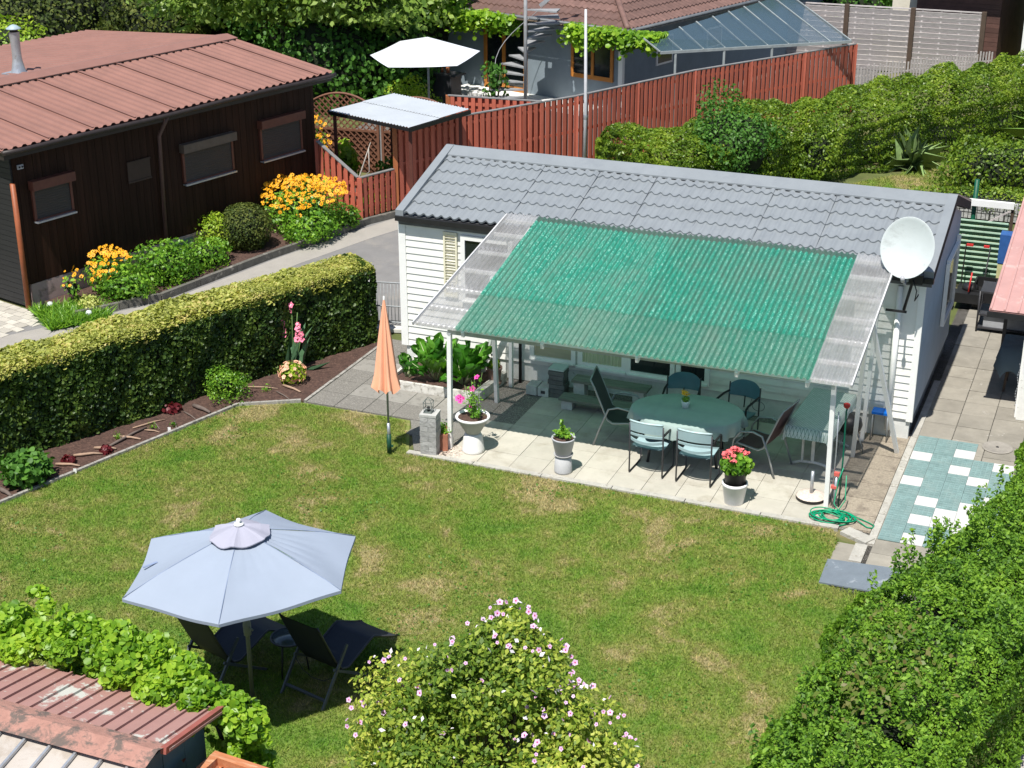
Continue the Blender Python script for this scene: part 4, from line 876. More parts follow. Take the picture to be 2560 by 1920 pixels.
l2 = lounger('dark sun lounger on the right under the blue parasol', (3.42, -9.13, 0), R(-13))
dup(l2, (2.24, -9.45, 0), R(-15), 'dark sun lounger on the left, half hidden by the climber')
t = thing('side_table', 'small round dark glass table between the two loungers', 'side table', (2.93, -8.95, 0))
MB().lathe([(0, .44), (.2, .44), (.205, .45), (0, .452)], n=32).build('tabletop', P('smoked_glass', (.05, .07, .08), .12, .1, spec=.7), t); MB().tube([(.205*math.cos(a), .205*math.sin(a), .447) for a in np.linspace(0, 6.283, 33)], .01, 6).build('rim', dgrey, t)
for a in (.5, 2.6, 4.7): MB().tube([(.15*math.cos(a), .15*math.sin(a), .44), (.2*math.cos(a), .2*math.sin(a), 0)], .009, 6).build('leg', dgrey, t)
# ------------------------------------------------------------- brown hut
hu = thing('brown_hut', 'dark brown timber hut with red brown corrugated roof and closed shutters', 'hut', (-7.6, -.2, 0), R(-14.5))
m = MB()
for i in range(88):   # vertical boards on the long wall, a few mm of relief
    y0 = .02+i*.088; m.b2((-.06, y0, .45), (.0+.004*(i % 2), y0+.084, 3.02))
m.b2((-6.6, .02, .45), (-.05, 7.8, 3.0)); 
for i in range(30):
    z0 = .05+i*.1; m.b2((-6.6, -.02-.004*(i % 2), z0), (-.02, .02, z0+.094), 1) if z0 < 2.9 else None
m.build('wall', [brownwood, P('black_boards', (.014, .014, .015), .6, .2, 3, dirt=((.3, .26, .22), 3, .7, .74), stretch=(.5, 1, 4))], hu)
m = MB(); m.b2((-6.5, .1, 0), (-.03, 7.75, .45)); m.b2((-.028, .1, 0), (-.0, 7.75, .44)); m.build('plinth', P('pink_plinth', (.42, .31, .29), .85, .12, 3, dirt=((.16, .13, .11), 3, .55, .7)), hu)
m = MB(); m.b2((.0, 3.15, .02), (.02, 4.05, .38)); m.build('plinth_panel', P('verdigris_sheet', (.16, .25, .2), .6), hu)
m = MB(); m.b2((-.02, -.06, 0), (.05, .02, .95)); 
def trap(m, x0, x1, z0, z1, ya, yb, per=.2, h=.035, nt_=2, dz=0):
    xs = []; y = ya
    while y < yb:
        for f, hh in ((0, 0), (.12, 0), (.3, 1), (.58, 1), (.76, 0)):
            if y+f*per < yb: xs.append((y+f*per, hh*h))
        y += per
    rows = []
    for j in range(nt_+1):
        t_ = j/nt_; rows.append([(x0+(x1-x0)*t_, yy, z0+(z1-z0)*t_+hh+dz) for yy, hh in xs])
    m.grid(rows, sm=False)
m = MB(); y = -.35
while y < 8.13:   # overlapping roof sheets
    trap(m, .27, -2.95, 3.08, 3.5, y, min(8.13, y+1.02), dz=.002*(int(y) % 2)); trap(m, -2.95, -7.9, 3.5, 3.12, y, min(8.13, y+1.02)); y += 1.0
m.add([(.26, -.35, 3.05), (.26, 8.13, 3.05), (-2.95, 8.13, 3.47), (-2.95, -.35, 3.47), (-7.9, 8.13, 3.09), (-7.9, -.35, 3.09)], [(0, 3, 2, 1), (3, 5, 4, 2)])
for q in range(9): m.beam((.25, -.3+q*1.0, 3.118), (-2.9, -.3+q*1.0, 3.533), .05, .008)
m.build('roof', redroof, hu)
m = MB(); m.add([(-2.62, -.35, 3.515), (-2.62, 8.15, 3.515), (-2.95, 8.15, 3.575), (-2.95, -.35, 3.575), (-3.28, 8.15, 3.515), (-3.28, -.35, 3.515), (-2.62, -.35, 3.495), (-2.62, 8.15, 3.495)], [(0, 1, 2, 3), (3, 2, 4, 5), (6, 7, 1, 0)]); m.build('ridge_cap', redroof, hu)
m = MB()
m.b2((-2.63, -.3, 3.455), (-2.61, 8.1, 3.47))
for i in range(42): m.b2((-2.63, -.3+i*.2, 3.462), (-2.585, -.3+i*.2+.1, 3.502))  # black blocks imitate the shaded rib gaps below the ridge cap
m.build('ridge_gap_shade', blackm, hu)
m = MB(); m.tube([(.31, -.36, 3.05)]+[(.31+.01*math.sin(k_*.9), k_*1.0, 3.03+.012*math.sin(k_*1.4)) for k_ in range(0, 9)]+[(.31, 8.15, 3.04)], .045, 8); m.b2((.0, -.3, 2.9), (.24, 8.1, 3.03)); m.build('gutter', P('dark_gutter', (.03, .022, .02), .5), hu)
m = MB(); m.tube([(.3, 3.42, 3.0), (.22, 3.40, 2.85), (.08, 3.36, 2.6), (.06, 3.3, .05)], .04, 8); m.build('drainpipe', P('brown_pipe', (.10, .055, .05), .5), hu)
m = MB(); m.tube([(.06, -.06, 2.4), (.06, -.06, .05)], .05, 10); m.build('drainpipe', P('rusty_pipe', (.28, .08, .03), .5, .2, 5), hu)
m = MB(); m.b2((.02, .1, 2.62), (.05, .22, 2.7)); m.tube([(.06, .13, 2.66), (.062, .13, 2.66)], .02, 8, 1); m.tube([(.06, .19, 2.66), (.062, .19, 2.66)], .02, 8, 1); m.build('socket', [P('grey_plastic', (.4, .4, .42)), blackm], hu)
boxc = {0: P('red_brown_box', (.13, .045, .03), .5), 1: P('grey_brown_box', (.12, .09, .07), .5)}
for s0, s1, z0, z1, k_ in ((.33, 1.22, 1.6, 2.3, 0), (3.93, 5.3, 1.5, 2.25, 1), (6.08, 7.32, 1.52, 2.32, 0)):
    w = MB(); w.b2((.0, s0, z0), (.05, s0+.05, z1)); w.b2((.0, s1-.05, z0), (.05, s1, z1)); w.b2((.0, s0, z0), (.05, s1, z0+.03)); o = w.build('window', boxc[0], hu)
    w = MB(); w.b2((.005, s0+.05, z0+.03), (.03, s1-.05, z1-.08)); 
    for i in range(int((z1-z0)/.045)): w.b2((.03, s0+.05, z0+.035+i*.045), (.036, s1-.05, z0+.035+i*.045+.036))
    w.build('shutter', brownpane, o)
    w = MB(); w.b2((.0, s0-.03, z1-.11), (.15, s1+.03, z1+.06)); w.build('shutter_box', boxc[k_], o)
    w = MB(); w.b2((.0, s0, z0-.03), (.12, s1, z0-.0)); w.build('sill', galv, o)
w = MB(); w.b2((.0, 2.56, 1.82), (.025, 3.12, 2.22)); w.b2((.02, 2.55, 2.2), (.04, 3.13, 2.23)); w.b2((.02, 2.55, 1.81), (.04, 3.13, 1.84)); w.build('vent_panel', P('panel_brown', (.04, .022, .016), .5), hu)
m = MB(); m.lathe([(.13, .1), (.1, .12), (.13, .0)], (-3.55, 2.95, 3.44), 16); m.box((-3.5, 2.95, 3.465), (.55, .5, .03), R(10)); m.lathe([(.17, 0), (.13, .12), (.095, .3), (.09, .5), (.105, .85)], (-3.55, 2.95, 3.44), 20); m.lathe([(.075, .85), (.08, .86), (.08, .9)], (-3.55, 2.95, 3.44), 14, 1); m.lathe([(.0, 1.0), (.06, .98), (.15, .92), (.15, .905), (0, .9)], (-3.55, 2.95, 3.44), 20, 2); m.build('chimney', [galv, blackm, P('blue_grey_cap', (.3, .38, .42), .5)], hu)

# ------------------------------------------------------------- hedge on the left with its bed
def hedge(name, label, path, hw, h, n, leaf, size, seed, topm=None, core_in=.12, tmpl=T_LEAF, cat='hedge', amp=.08, ntop=0, jit=.9, crown=.1, gap=-9, group=None, amp2=.04, hf=None):
    t = thing(name, label, cat, (path[0][0], path[0][1], 0), 0, group); og = (path[0][0], path[0][1], 0)
    Q, N = hedge_pts(path, hw, h, n, seed, amp, amp2, crown=crown); k = noise3(Q, 4, seed+9) > gap; Q, N = Q[k], N[k]
    if hf: Q[:, 2] *= hf(Q)
    if topm is not None:
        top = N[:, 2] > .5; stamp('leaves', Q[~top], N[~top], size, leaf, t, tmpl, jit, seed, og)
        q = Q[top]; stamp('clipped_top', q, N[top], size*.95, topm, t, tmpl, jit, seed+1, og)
    else: stamp('leaves', Q, N, size, leaf, t, tmpl, jit, seed, og)
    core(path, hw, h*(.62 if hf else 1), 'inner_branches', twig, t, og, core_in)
    if ntop:
        Q, N = hedge_pts(path, hw, h-.01, ntop, seed+7, amp*.5, .02, crown=crown*.4, endcap=False); k = N[:, 2] > .5; stamp('clipped_twigs', Q[k], N[k], size*.6, topm, t, T_LEAF, .8, seed+5, og)
    return t
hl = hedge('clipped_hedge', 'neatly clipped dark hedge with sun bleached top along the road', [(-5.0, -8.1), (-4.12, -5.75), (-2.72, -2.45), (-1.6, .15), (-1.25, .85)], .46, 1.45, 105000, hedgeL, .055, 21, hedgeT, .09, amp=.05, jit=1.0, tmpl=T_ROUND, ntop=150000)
def bush(name, label, cat, c, rad, n, leaf, size, seed, shell=.3, tmpl=T_LEAF, group=None, namp=.18, stems=5, zmin=.03, jit=.9, nm=None, corer=0, gap=-9):
    t = thing(name, label, cat, (c[0], c[1], 0), 0, group)
    q, n_ = blob(c, rad, n, seed, shell, zmin, namp*1.5, 2.6/max(rad), gap)
    if nm is not None: n_ = n_*.6+np.array(nm)
    stamp('foliage', q, n_, size, leaf, t, tmpl, jit, seed, (c[0], c[1], 0))
    if stems:
        m = MB(); r = random.Random(seed)
        for i in range(stems):
            a = 6.28*i/stems+r.random(); k = r.uniform(.3, .7); rr_ = max(.006, rad[2]*.022)
            m.tube([(.04*math.cos(a), .04*math.sin(a), 0), (rad[0]*k*.5*math.cos(a), rad[1]*k*.5*math.sin(a), c[2]*.6), (rad[0]*k*math.cos(a), rad[1]*k*math.sin(a), c[2]+rad[2]*.5)], [rr_*1.4, rr_, rr_*.4], 5)
        m.build('stem', barkm, t)
    if corer:
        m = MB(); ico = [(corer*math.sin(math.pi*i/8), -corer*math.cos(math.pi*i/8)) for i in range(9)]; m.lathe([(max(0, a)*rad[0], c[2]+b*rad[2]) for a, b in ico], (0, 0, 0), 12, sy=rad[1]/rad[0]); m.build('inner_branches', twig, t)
    return t
bush('green_shrub', 'small light green shrub at the foot of the hedge, halfway along the bed', 'shrub', (-1.98, -2.45, .28), (.38, .36, .3), 2600, midg, .045, 31, .5, corer=.4, namp=.4, jit=1.2)
bush('broadleaf_shrub', 'low broad leaved green shrub at the left end of the soil bed', 'shrub', (-2.95, -6.1, .2), (.42, .4, .26), 1100, laurel, .085, 32, .5, tmpl=T_ROUND, corer=.4, jit=1.2)
t = bush('begonia_bush', 'round peach and yellow flowering bush in front of the gladiolus', 'flowering plant', (-1.3, -1.5, .17), (.2, .2, .17), 700, lime, .06, 33, .25, corer=.5)
q, n_ = blob((-1.3, -1.5, .18), (.21, .21, .18), 130, 5, .05, .08); stamp('blossom', q, n_, .07, [peach, peach], t, T_FIVE, .5, 8, (-1.3, -1.5, 0))
t = thing('gladiolus', 'tall pink gladiolus with long leaves in front of the hedge', 'flowering plant', (-1.58, -1.0, 0))
stamp('leaf_blades', [(random.gauss(0, .05), random.gauss(0, .04), .0) for i in range(34)], (0, -1, .25), .68, P('glaucous_leaf', (.09, .19, .09), .6, .2), t, T_LONG, .5, 6, updir=(0, 0, 1))
m = MB(); fl = []
for dx, dy, h, n in ((-.16, -.05, .98, 9), (.17, 0, .86, 9), (.02, .05, 1.16, 3), (.24, -.05, .72, 4), (.1, .08, 1.0, 0)):
    m.tube([(0, 0, 0), (dx*.6, dy*.5, h*.5), (dx, dy, h)], .008, 5)
    for i in range(n): f = 1-.045*i; fl.append((dx*f+random.gauss(0, .012), dy*f-.02, h*f-.02))
m.build('stem', P('green_stem', (.1, .18, .05)), t); stamp('blossom', fl, (0, -1, .4), .1, [P('pink_gladiolus_petals', (.85, .22, .33), .6, .15, 30, bump=0), P('pale_pink', (.9, .6, .62), .6)], t, T_FIVE, .6, 3)
for i, (x, y, s, lab) in enumerate(((-2.46, -3.26, .14, 'wine red leafy plant nearest the green shrub'), (-2.5, -4.9, .11, 'wine red seedling between the sticks'), (-2.8, -5.4, .13, 'wine red leafy plant beside the white label, near the left bed end'))):
    t = thing('wine_red_plant', lab, 'plant', (x, y, 0), 0, 'wine red plants in the bed'); q, n_ = blob((0, 0, .06), (s, s, .08), 170 if i == 0 else 90, 40+i, .4, .01); stamp('foliage', q, n_, .06, redl, t, T_ROUND, .7, 40+i)
for x, y, s in ((-1.5, -2.0, .1), (-2.35, -3.95, .07), (-2.62, -4.45, .06), (-2.1, -3.75, .06)):
    t = thing('seedling', ('tiny green seedling beside the thin pale stick under the begonia bush' if x > -2 else 'tiny green seedling at %s' % {-2.35: 'the small grey twig above the white label', -2.62: 'the pale tan stick', -2.1: 'the bent tan stick end near the label'}[x]), 'plant', (x, y, 0), 0, 'seedlings in the soil bed'); q, n_ = blob((0, 0, .06), (s, s, .09), 60, int(-y*10), .5, .01); stamp('foliage', q, n_, .035, midg, t, T_LEAF, .7, int(-x*9))
for x, y, lab in ((-2.06, -3.92, 'small white plant label near the middle of the lawn edging'), (-2.5, -5.65, 'small white plant label near the wine red plant')):
    o = MB().box((0, 0, .05), (.045, .004, .07), R(20)).box((0, 0, .015), (.012, .004, .04), R(20)).build('plant_label', white); o.location = (x, y, 0); tag(o, lab, 'plant label', 'white plant labels')
segs = [(-2.23, -2.99, -1.84, -3.13), (-2.26, -3.22, -1.93, -3.4), (-2.64, -4.04, -2.36, -3.58), (-2.72, -4.42, -2.28, -4.35), (-2.57, -4.72, -2.45, -3.96), (-2.86, -5.2, -2.5, -4.99), (-2.74, -4.87, -2.42, -4.77), (-2.92, -5.54, -2.56, -5.46), (-3.14, -6.51, -2.83, -6.64), (-1.91, -1.99, -1.37, -1.86), (-1.35, -1.72, -0.95, -1.86), (-1.33, -1.97, -0.98, -2.17), (-2.21, -3.56, -1.97, -3.85), (-2.5, -3.71, -2.24, -3.92), (-2.43, -4.03, -2.17, -4.02)]
sl_ = ['thick grey log nearest the green shrub', 'grey stick just left of the thick log', 'long thin bent tan stick lying along the bed', 'pale tan stick crossed by the dark one', 'dark brown stick crossing the pale one', 'pale stick beside the red seedling', 'short pale stick above the red seedling', 'pale straight stick by the left wine red plant', 'stubby dark log at the left end of the bed', 'thin pale stick right of the green shrub', 'orange tan stick in front of the begonia bush', 'thin grey stick next to the slab path corner', 'thin upright looking twig by the white label', 'small grey twig above the white label', 'short tan stick left of the white label']
for i, (a, b, c, d) in enumerate(segs):
    w = .035 if i in (0, 8) else .022 if i in (3, 4, 5, 6, 7, 10) else .013
    mx_, my_ = (a+c)/2, (b+d)/2; o = MB((mx_, my_, 0)).tube([(a, b, w+.012), (a*.7+c*.3+.01, b*.7+d*.3-.012, w+.025), (a*.35+c*.65-.01, b*.35+d*.65+.012, w+.02), (c, d, w+.012)], [w*.9, w, w*.85, w*.6], 7).build('wooden_stick', P('dark_stick', (.13, .1, .085), .9, .2, 9) if i in (0, 1, 4, 8, 11, 12, 13) else P('tan_stick', (.34, .23, .16), .85, .2, 9)); o.location = (mx_, my_, 0)
    tag(o, sl_[i], 'stick', 'sticks lying in the soil bed')
# gate
t = thing('garden_gate', 'small grey metal bar gate between hedge and white house', 'gate', (-1.25, 1.3, 0), R(12))
m = MB(); 
for z in (.12, .42, .86): m.tube([(0, 0, z), (1.2, 0, z)], .014, 6)
for i in range(19): m.tube([(.03+i*.063, 0, .1), (.03+i*.063, 0, .86)], .007, 5)
m.tube([(0, 0, .08), (0, 0, .88)], .016, 6); m.tube([(1.2, 0, .08), (1.2, 0, .88)], .016, 6)
m.build('gate_leaf', P('gate_grey', (.3, .32, .33), .5), t)
m = MB(); m.tube([(-.07, -.03, 0), (-.07, -.03, .95)], .035, 10); m.build('post', white, t); m = MB(); m.box((.5, -.1, .03), (1.6, .2, .06)); m.build('threshold', P('pale_step', (.55, .54, .5), .8), t)

# ------------------------------------------------------------- flower border by the hut
def rudbeckia(label, c, rad, nl, nf, seed, fs=.09):
    t = bush('coneflower_clump', label, 'flowering plant', c, rad, nl, midg, .08, seed, .45, group='yellow coneflowers by the hut', stems=6, nm=(0, -.2, .5), corer=.45)
    r = np.random.default_rng(seed); Q = []
    while len(Q) < nf:
        u, v = r.uniform(-1, 1, 2)
        if u*u+v*v < 1: Q.append((c[0]+u*rad[0], c[1]+v*rad[1], c[2]+rad[2]*(.75+.3*math.sqrt(1-u*u-v*v))+r.normal()*.05-(.25*abs(v) if v < -.3 else 0)))
    stamp('blossom', Q, (0, -.7, .8), fs, [yel, yelc], t, T_DAISY, .7, seed, (c[0], c[1], 0))
rudbeckia('large mass of yellow orange coneflowers against the red fence', (-5.2, 5.9, .5), (.95, .8, .55), 3600, 480, 51, .085)
rudbeckia('small clump of yellow coneflowers near the left hut corner', (-6.6, .95, .45), (.45, .42, .38), 1000, 140, 52, .08)
rudbeckia('sparse orange coneflower stems at the very left of the border', (-6.98, .3, .32), (.22, .2, .28), 110, 16, 53, .075)
bush('dark_green_plant', 'leafy dark green plants below the small coneflower clump', 'border plant', (-6.25, .9, .3), (.6, .6, .38), 2300, midg, .08, 54, .4, group='leafy plants in the hut border', corer=.5)
bush('leafy_plant', 'bushy green border plant in front of the hut pipe', 'border plant', (-6.1, 2.0, .35), (.62, .75, .45), 3000, midg, .08, 55, .4, group='leafy plants in the hut border', corer=.5)
bush('leafy_plant', 'low green border plant between pipe and ball shrub', 'border plant', (-5.85, 3.1, .28), (.5, .75, .36), 2400, midg, .07, 56, .4, group='leafy plants in the hut border', corer=.5)
bush('leafy_plant', 'green foliage below the large coneflowers beside the fence corner', 'border plant', (-4.8, 5.5, .3), (.55, .8, .36), 2800, midg, .08, 57, .4, group='leafy plants in the hut border', corer=.5)
bush('leafy_plant', 'green plant spilling over the kerb at the road end of the border', 'border plant', (-4.55, 6.5, .22), (.4, .4, .28), 900, midg, .08, 60, .4, group='leafy plants in the hut border')
bush('ball_shrub', 'clipped ball shaped shrub, half lime green half dark', 'shrub', (-5.72, 4.35, .5), (.56, .56, .52), 6000, conif, .05, 58, .12, corer=.75, namp=.05)
bush('lime_plant', 'bright lime plant with few orange flowers left of the ball shrub', 'border plant', (-6.2, 4.05, .42), (.42, .36, .48), 1500, lime, .06, 59, .35)
bush('yellow_variegated_plant', 'pale yellow variegated plant at the left border end', 'border plant', (-6.45, .12, .15), (.24, .2, .16), 420, LEAF('cream_yellow_leaf', [(.4, .42, .1), (.6, .6, .2), (.2, .35, .05)], .35), .06, 61, .4)
grass('weeds', -7.5, -5.8, -1.0, .6, 9000, [(-7.45, -.3), (-6.5, -1.0), (-5.9, -.1), (-6.6, .5)], .12, 9, midg, label='weedy grass around the corner of the hut border')
for x, y, lab in ((-7.2, -.1, 'pale round solar lamp on the ground by the rusty pipe'), (-6.25, -.22, 'white egg shaped lamp at the start of the kerb')):
    o = MB().lathe([(0, 0), (.02, 0), (.02, .05), (.05, .07), (.06, .11), (.04, .15), (0, .16)], n=16).build('garden_lamp', P('milky_plastic', (.6, .65, .62), .4)); o.location = (x, y, 0); tag(o, lab, 'garden lamp')

# ------------------------------------------------------------- red fence
def redfence(name, label, pts, h, posts, mat=redwood, cap=True, h1=None, board=.088, pitch=.0825):
    t = thing(name, label, 'fence', (pts[0][0], pts[0][1], 0), 0, 'red wooden fences'); og = (pts[0][0], pts[0][1], 0)
    for a, b in zip(pts[:-1], pts[1:]):
        A_ = Vector((*a, 0)); B_ = Vector((*b, 0)); L = (B_-A_).length; d = (B_-A_)/L; nr = Vector((d.y, -d.x, 0)); m = MB(og); n = int(L/pitch)
        for i in range(n):
            c = A_+d*(i+.5)*L/n; hh = h if h1 is None else h+(h1-h)*(i+.5)/n; hh -= .03
            k = 1 if i % 2 else -1; w_ = board if k == 1 else board*1.35
            m.box((c.x+nr.x*.034*k, c.y+nr.y*.034*k, hh/2+.04), (w_*1.12, .018, hh-.06+random.uniform(-.005, .005)), math.atan2(d.y, d.x), r=random.random())
        for z in (.3, (h if h1 is None else min(h, h1))*.5+.1, (h-.18 if h1 is None else min(h, h1)-.15)):
            m.beam(A_+Vector((0, 0, z)), B_+Vector((0, 0, z)), .024, .07)
        m.build('board_panel', mat, t)
        if cap: hb = h if h1 is None else h1; m = MB(og); m.beam(A_+Vector((0, 0, h)), B_+Vector((0, 0, hb)), .09, .022); m.build('cap_rail', P('grey_cap', (.2, .195, .19), .6), t)
    for x, y, hh in posts: m = MB(og); m.box((x, y, hh/2), (.1, .1, hh), R(30)); m.build('post', orangewood if hh > 1.88 and x < -4 else mat, t)
    return t
def along(a, b, n): return [(a[0]+(b[0]-a[0])*i/n, a[1]+(b[1]-a[1])*i/n) for i in range(n+1)]
F1 = along((-4.12, 8.08), (-1.53, 12.53), 3)+along((-1.53, 12.53), (.22, 16.46), 2)[1:]+along((.22, 16.46), (3.32, 21.57), 3)[1:]
redfence('board_fence', 'long tall red board fence running behind the mobile home', F1, 1.88, [(x, y, 1.87) for x, y in F1[1:]]+[(-4.12, 8.08, 2.0)])
redfence('board_fence', 'low red fence panel between the corner and the orange post', [(-4.49, 7.06), (-4.14, 8.0)], .97, [(-4.49, 7.06, .97)])
redfence('board_fence', 'red fence panel sloping down from the hut wall to the corner', [(-5.62, 7.32), (-4.52, 7.06)], 1.62, [(-5.66, 7.33, 1.66)], h1=.98)
redfence('board_fence', 'short red fence piece branching off behind the white carport roof', [(-4.35, 11.4), (-2.05, 11.6)], 1.9, [(-4.35, 11.4, 1.9)])
# arched trellis
def trellis(label, p, q, h0, ha):
    t = thing('arched_trellis', label, 'trellis', (p[0], p[1], 0), math.atan2(q[1]-p[1], q[0]-p[0]), 'brown arched trellis panels'); L = math.hypot(q[0]-p[0], q[1]-p[1])
    top = lambda x: h0+ha*(1-((x-L/2)/(L/2))**2)
    m = MB(); m.tube([(x, 0, top(x)) for x in np.linspace(0, L, 15)], .03, 6); m.b2((-.03, -.03, 0), (.03, .03, h0)); m.b2((L-.03, -.03, 0), (L+.03, .03, h0)); m.b2((0, -.02, h0-.55), (L, .02, h0-.5)); m.build('frame', brownlam, t)
    m = MB(); 
    for s in (-1, 1):
        for c in np.arange(-3, L+3, .16):
            pr_ = [(c+s*u, u) for u in np.linspace(.1, h0+ha, 50)]; ins = [(x, z) for x, z in pr_ if 0 <= x <= L and z < top(x)]
            if len(ins) > 2: m.beam((ins[0][0], .012*s, ins[0][1]), (ins[-1][0], .012*s, ins[-1][1]), .01, .035 if s > 0 else .03)
    m.build('lattice', brownlam, t); m = MB(); m.b2((.02, .03, 0), (L-.02, .04, h0-.55)); m.build('backing', P('brown_backing', (.12, .05, .03), .8, .2), t)
trellis('arched brown trellis next to the hut corner', (-7.75, 10.6), (-5.9, 10.75), 1.55, .35); trellis('arched brown trellis behind the white carport roof', (-5.8, 10.8), (-4.0, 11.0), 1.55, .35)
# carport
t = thing('small_carport', 'small flat white corrugated roof on dark posts behind the red fence', 'carport', (-4.3, 8.8, 0)); og = (-4.3, 8.8, 0)
C4 = [(-5.8, 8.22), (-3.42, 7.42), (-2.82, 9.25), (-5.12, 10.1)]; m = MB(og)
for j0, j1, dz in ((0, .52, 0), (.5, 1, .012)):
    rows = []
    for j in (j0, (j0+j1)/2, j1):
        a = Vector(C4[0]).lerp(Vector(C4[3]), j); b = Vector(C4[1]).lerp(Vector(C4[2]), j); rows.append([(a.x+(b.x-a.x)*i/180, a.y+(b.y-a.y)*i/180, 2.08+dz+.05*j+.01*math.sin(i*.95)) for i in range(181)])
    m.grid(rows)
m.build('roof_sheet', P('white_sheet', (.40, .43, .46), .5, .06, 2, dirt=((.45, .46, .47), 3, .62, .75)), t)
m = MB(og); m.beam((*C4[0], 2.03), (*C4[1], 2.03), .04, .07); m.beam((*C4[1], 2.03), (*C4[2], 2.08), .04, .09); m.beam((*C4[0], 2.03), (*C4[3], 2.08), .04, .07); m.beam((-5.5, 9.0, 2.06), (-3.2, 8.2, 2.06), .04, .02, 0); m.build('frame', blackm, t)
for x, y in ((-5.7, 8.3), (-3.5, 7.6), (-5.1, 9.9), (-3.0, 9.1)): m = MB(og); m.box((x, y, 1.02), (.07, .07, 2.04), R(20)); m.build('post', P('dark_red_post', (.1, .03, .02), .7), t)
m = MB(); m.prism([(-7.4, 8.2), (-4.6, 7.1), (-2.6, 10.6), (-7.6, 10.7)], -.3, .01); tag(m.build('yard', farg), kind='structure')
bush('garden_plant', 'upright lime green leafy plant behind the low red fence panel', 'border plant', (-5.75, 8.9, .7), (.32, .3, .7), 700, lime, .09, 71, .4, tmpl=T_ROUND)
bush('garden_plant', 'dark vine on stakes below the carport roof', 'border plant', (-4.6, 8.9, .5), (.5, .4, .55), 500, laurel, .09, 72, .5, tmpl=T_ROUND)
bush('garden_plant', 'low green leaves on the ground behind the low red fence', 'border plant', (-4.9, 8.2, .15), (.7, .5, .16), 900, midg, .08, 73, .5)
t = bush('yellow_flowers', 'tall yellow flowers in front of the first trellis', 'flowering plant', (-6.95, 9.6, .7), (.3, .25, .7), 420, midg, .08, 74, .4); q, n_ = blob((-6.95, 9.6, .95), (.35, .25, .6), 60, 4, .2); stamp('blossom', q, (0, -1, .5), .1, [yel, yelc], t, T_DAISY, .6, 2, (-6.95, 9.6, 0))
t = thing('bare_branch', 'thin curved grey branch standing behind the low red fence', 'branch', (-4.95, 7.75, 0)); MB().tube([(0, 0, 0), (-.03, .05, .5), (.1, .2, 1.0), (.25, .3, 1.5)], [.025, .02, .015, .008], 6).tube([(.0, .1, .6), (.3, .1, .9), (.25, .2, 1.4)], .01, 5).build('stem', P('pale_bark', (.4, .37, .33), .8), t)
# flagpole
t = thing('flagpole', 'tall thin grey pole behind the mobile home roof', 'pole', (-1.0, 11.7, 0)); MB().tube([(0, 0, 0), (0, 0, 1.9), (-.03, 0, 4.05)], [.04, .04, .028], 10).build('shaft', P('pale_pole', (.5, .5, .52), .5, .1), t); MB().lathe([(.045, 1.55), (.055, 1.6), (.045, 1.65)], n=12).build('collar', galv, t)

# ------------------------------------------------------------- neighbour's house
nh = thing('neighbour_house', 'grey rendered house with brown tiled hip roof and orange framed doors', 'house', (-2.5, 18.9, 0), R(-16.9))
blueg = P('blue_grey_render', (.20, .245, .28), .8, .1, 2)
m = MB(); m.b2((-9, 0, 0), (0, 12, 2.35)); m.build('wall', blueg, nh); m = MB(); m.b2((-.12, -.05, 0), (.02, .06, 2.3)); m.build('corner_post', white, nh)
m = MB(); m.b2((-5.6, -.9, 0), (-.6, -.004, .14)); m.build('plinth', P('white_step', (.72, .72, .7), .7), nh)
orng = P('orange_door_frame', (.42, .16, .03), .5, .2, 4)
def frame(x0, x1, z0, z1, w=.09, name='door', div=None):
    m = MB(); m.b2((x0, -.06, z0), (x0+w, -.002, z1)); m.b2((x1-w, -.06, z0), (x1, -.002, z1)); m.b2((x0+w, -.06, z1-w), (x1-w, -.002, z1)); m.b2((x0+w, -.06, z0), (x1-w, -.002, z0+w*1.3))
    if div: m.b2((div-w/2, -.061, z0+w), (div+w/2, -.002, z1-w))
    o = m.build(name, orng, nh); m = MB(); m.b2((x0+w, -.03, z0+w*1.3), (x1-w, -.01, z1-w)); m.build('pane', paneM, o)
frame(-4.95, -3.35, .14, 2.2, .11, 'door', -4.2); frame(-1.75, -.3, .85, 2.2, .09, 'window', -1.0)
m = MB(); m.b2((.001, 1.6, 1.1), (.04, 2.4, 1.9)); o = m.build('window', white, nh); m = MB(); m.b2((.04, 1.66, 1.16), (.05, 2.34, 1.84)); m.build('pane', paneM, o)
m = MB(); m.b2((.001, 4.2, 1.2), (.04, 5.0, 1.8)); o = m.build('window', white, nh); m = MB(); m.b2((.04, 4.26, 1.26), (.05, 4.94, 1.74)); m.build('pane', paneM, o)
m = MB(); D = 4.2; sl0 = .42; row = .34
def hipface(m, u0, u1, side):
    k = 0
    while k*row < D:
        d0, d1 = k*row, min(D, (k+1)*row+.01)
        for a, b, dz in ((d0, d1, 0),):
            ra, rb = [], []
            n = int((u1-u0)/.045)
            for i in range(n+1):
                u = u0+(u1-u0)*i/n; w = .022*math.cos(u*2*math.pi/.2)
                if side == 'L': xa, xb = min(u, .45-a), min(u, .45-b); ra.append((xa, -.45+a, 2.42+a*sl0+w+.035)); rb.append((xb, -.45+b, 2.42+b*sl0+w))
                else: xa, xb = max(u, -.45+a), max(u, -.45+b); ra.append((.45-a, xa, 2.42+a*sl0+w+.035)); rb.append((.45-b, xb, 2.42+b*sl0+w))
            m.grid([ra, rb]) if side == 'R' else m.grid([ra[::-1], rb[::-1]])
            rc = [(p[0], p[1], p[2]-.05) for p in ra]; m.grid([rc, ra], sm=False)
        k += 1
hipface(m, -9.4, .45, 'L'); hipface(m, -.45, 12.4, 'R'); m.build('roof', rooftile, nh)
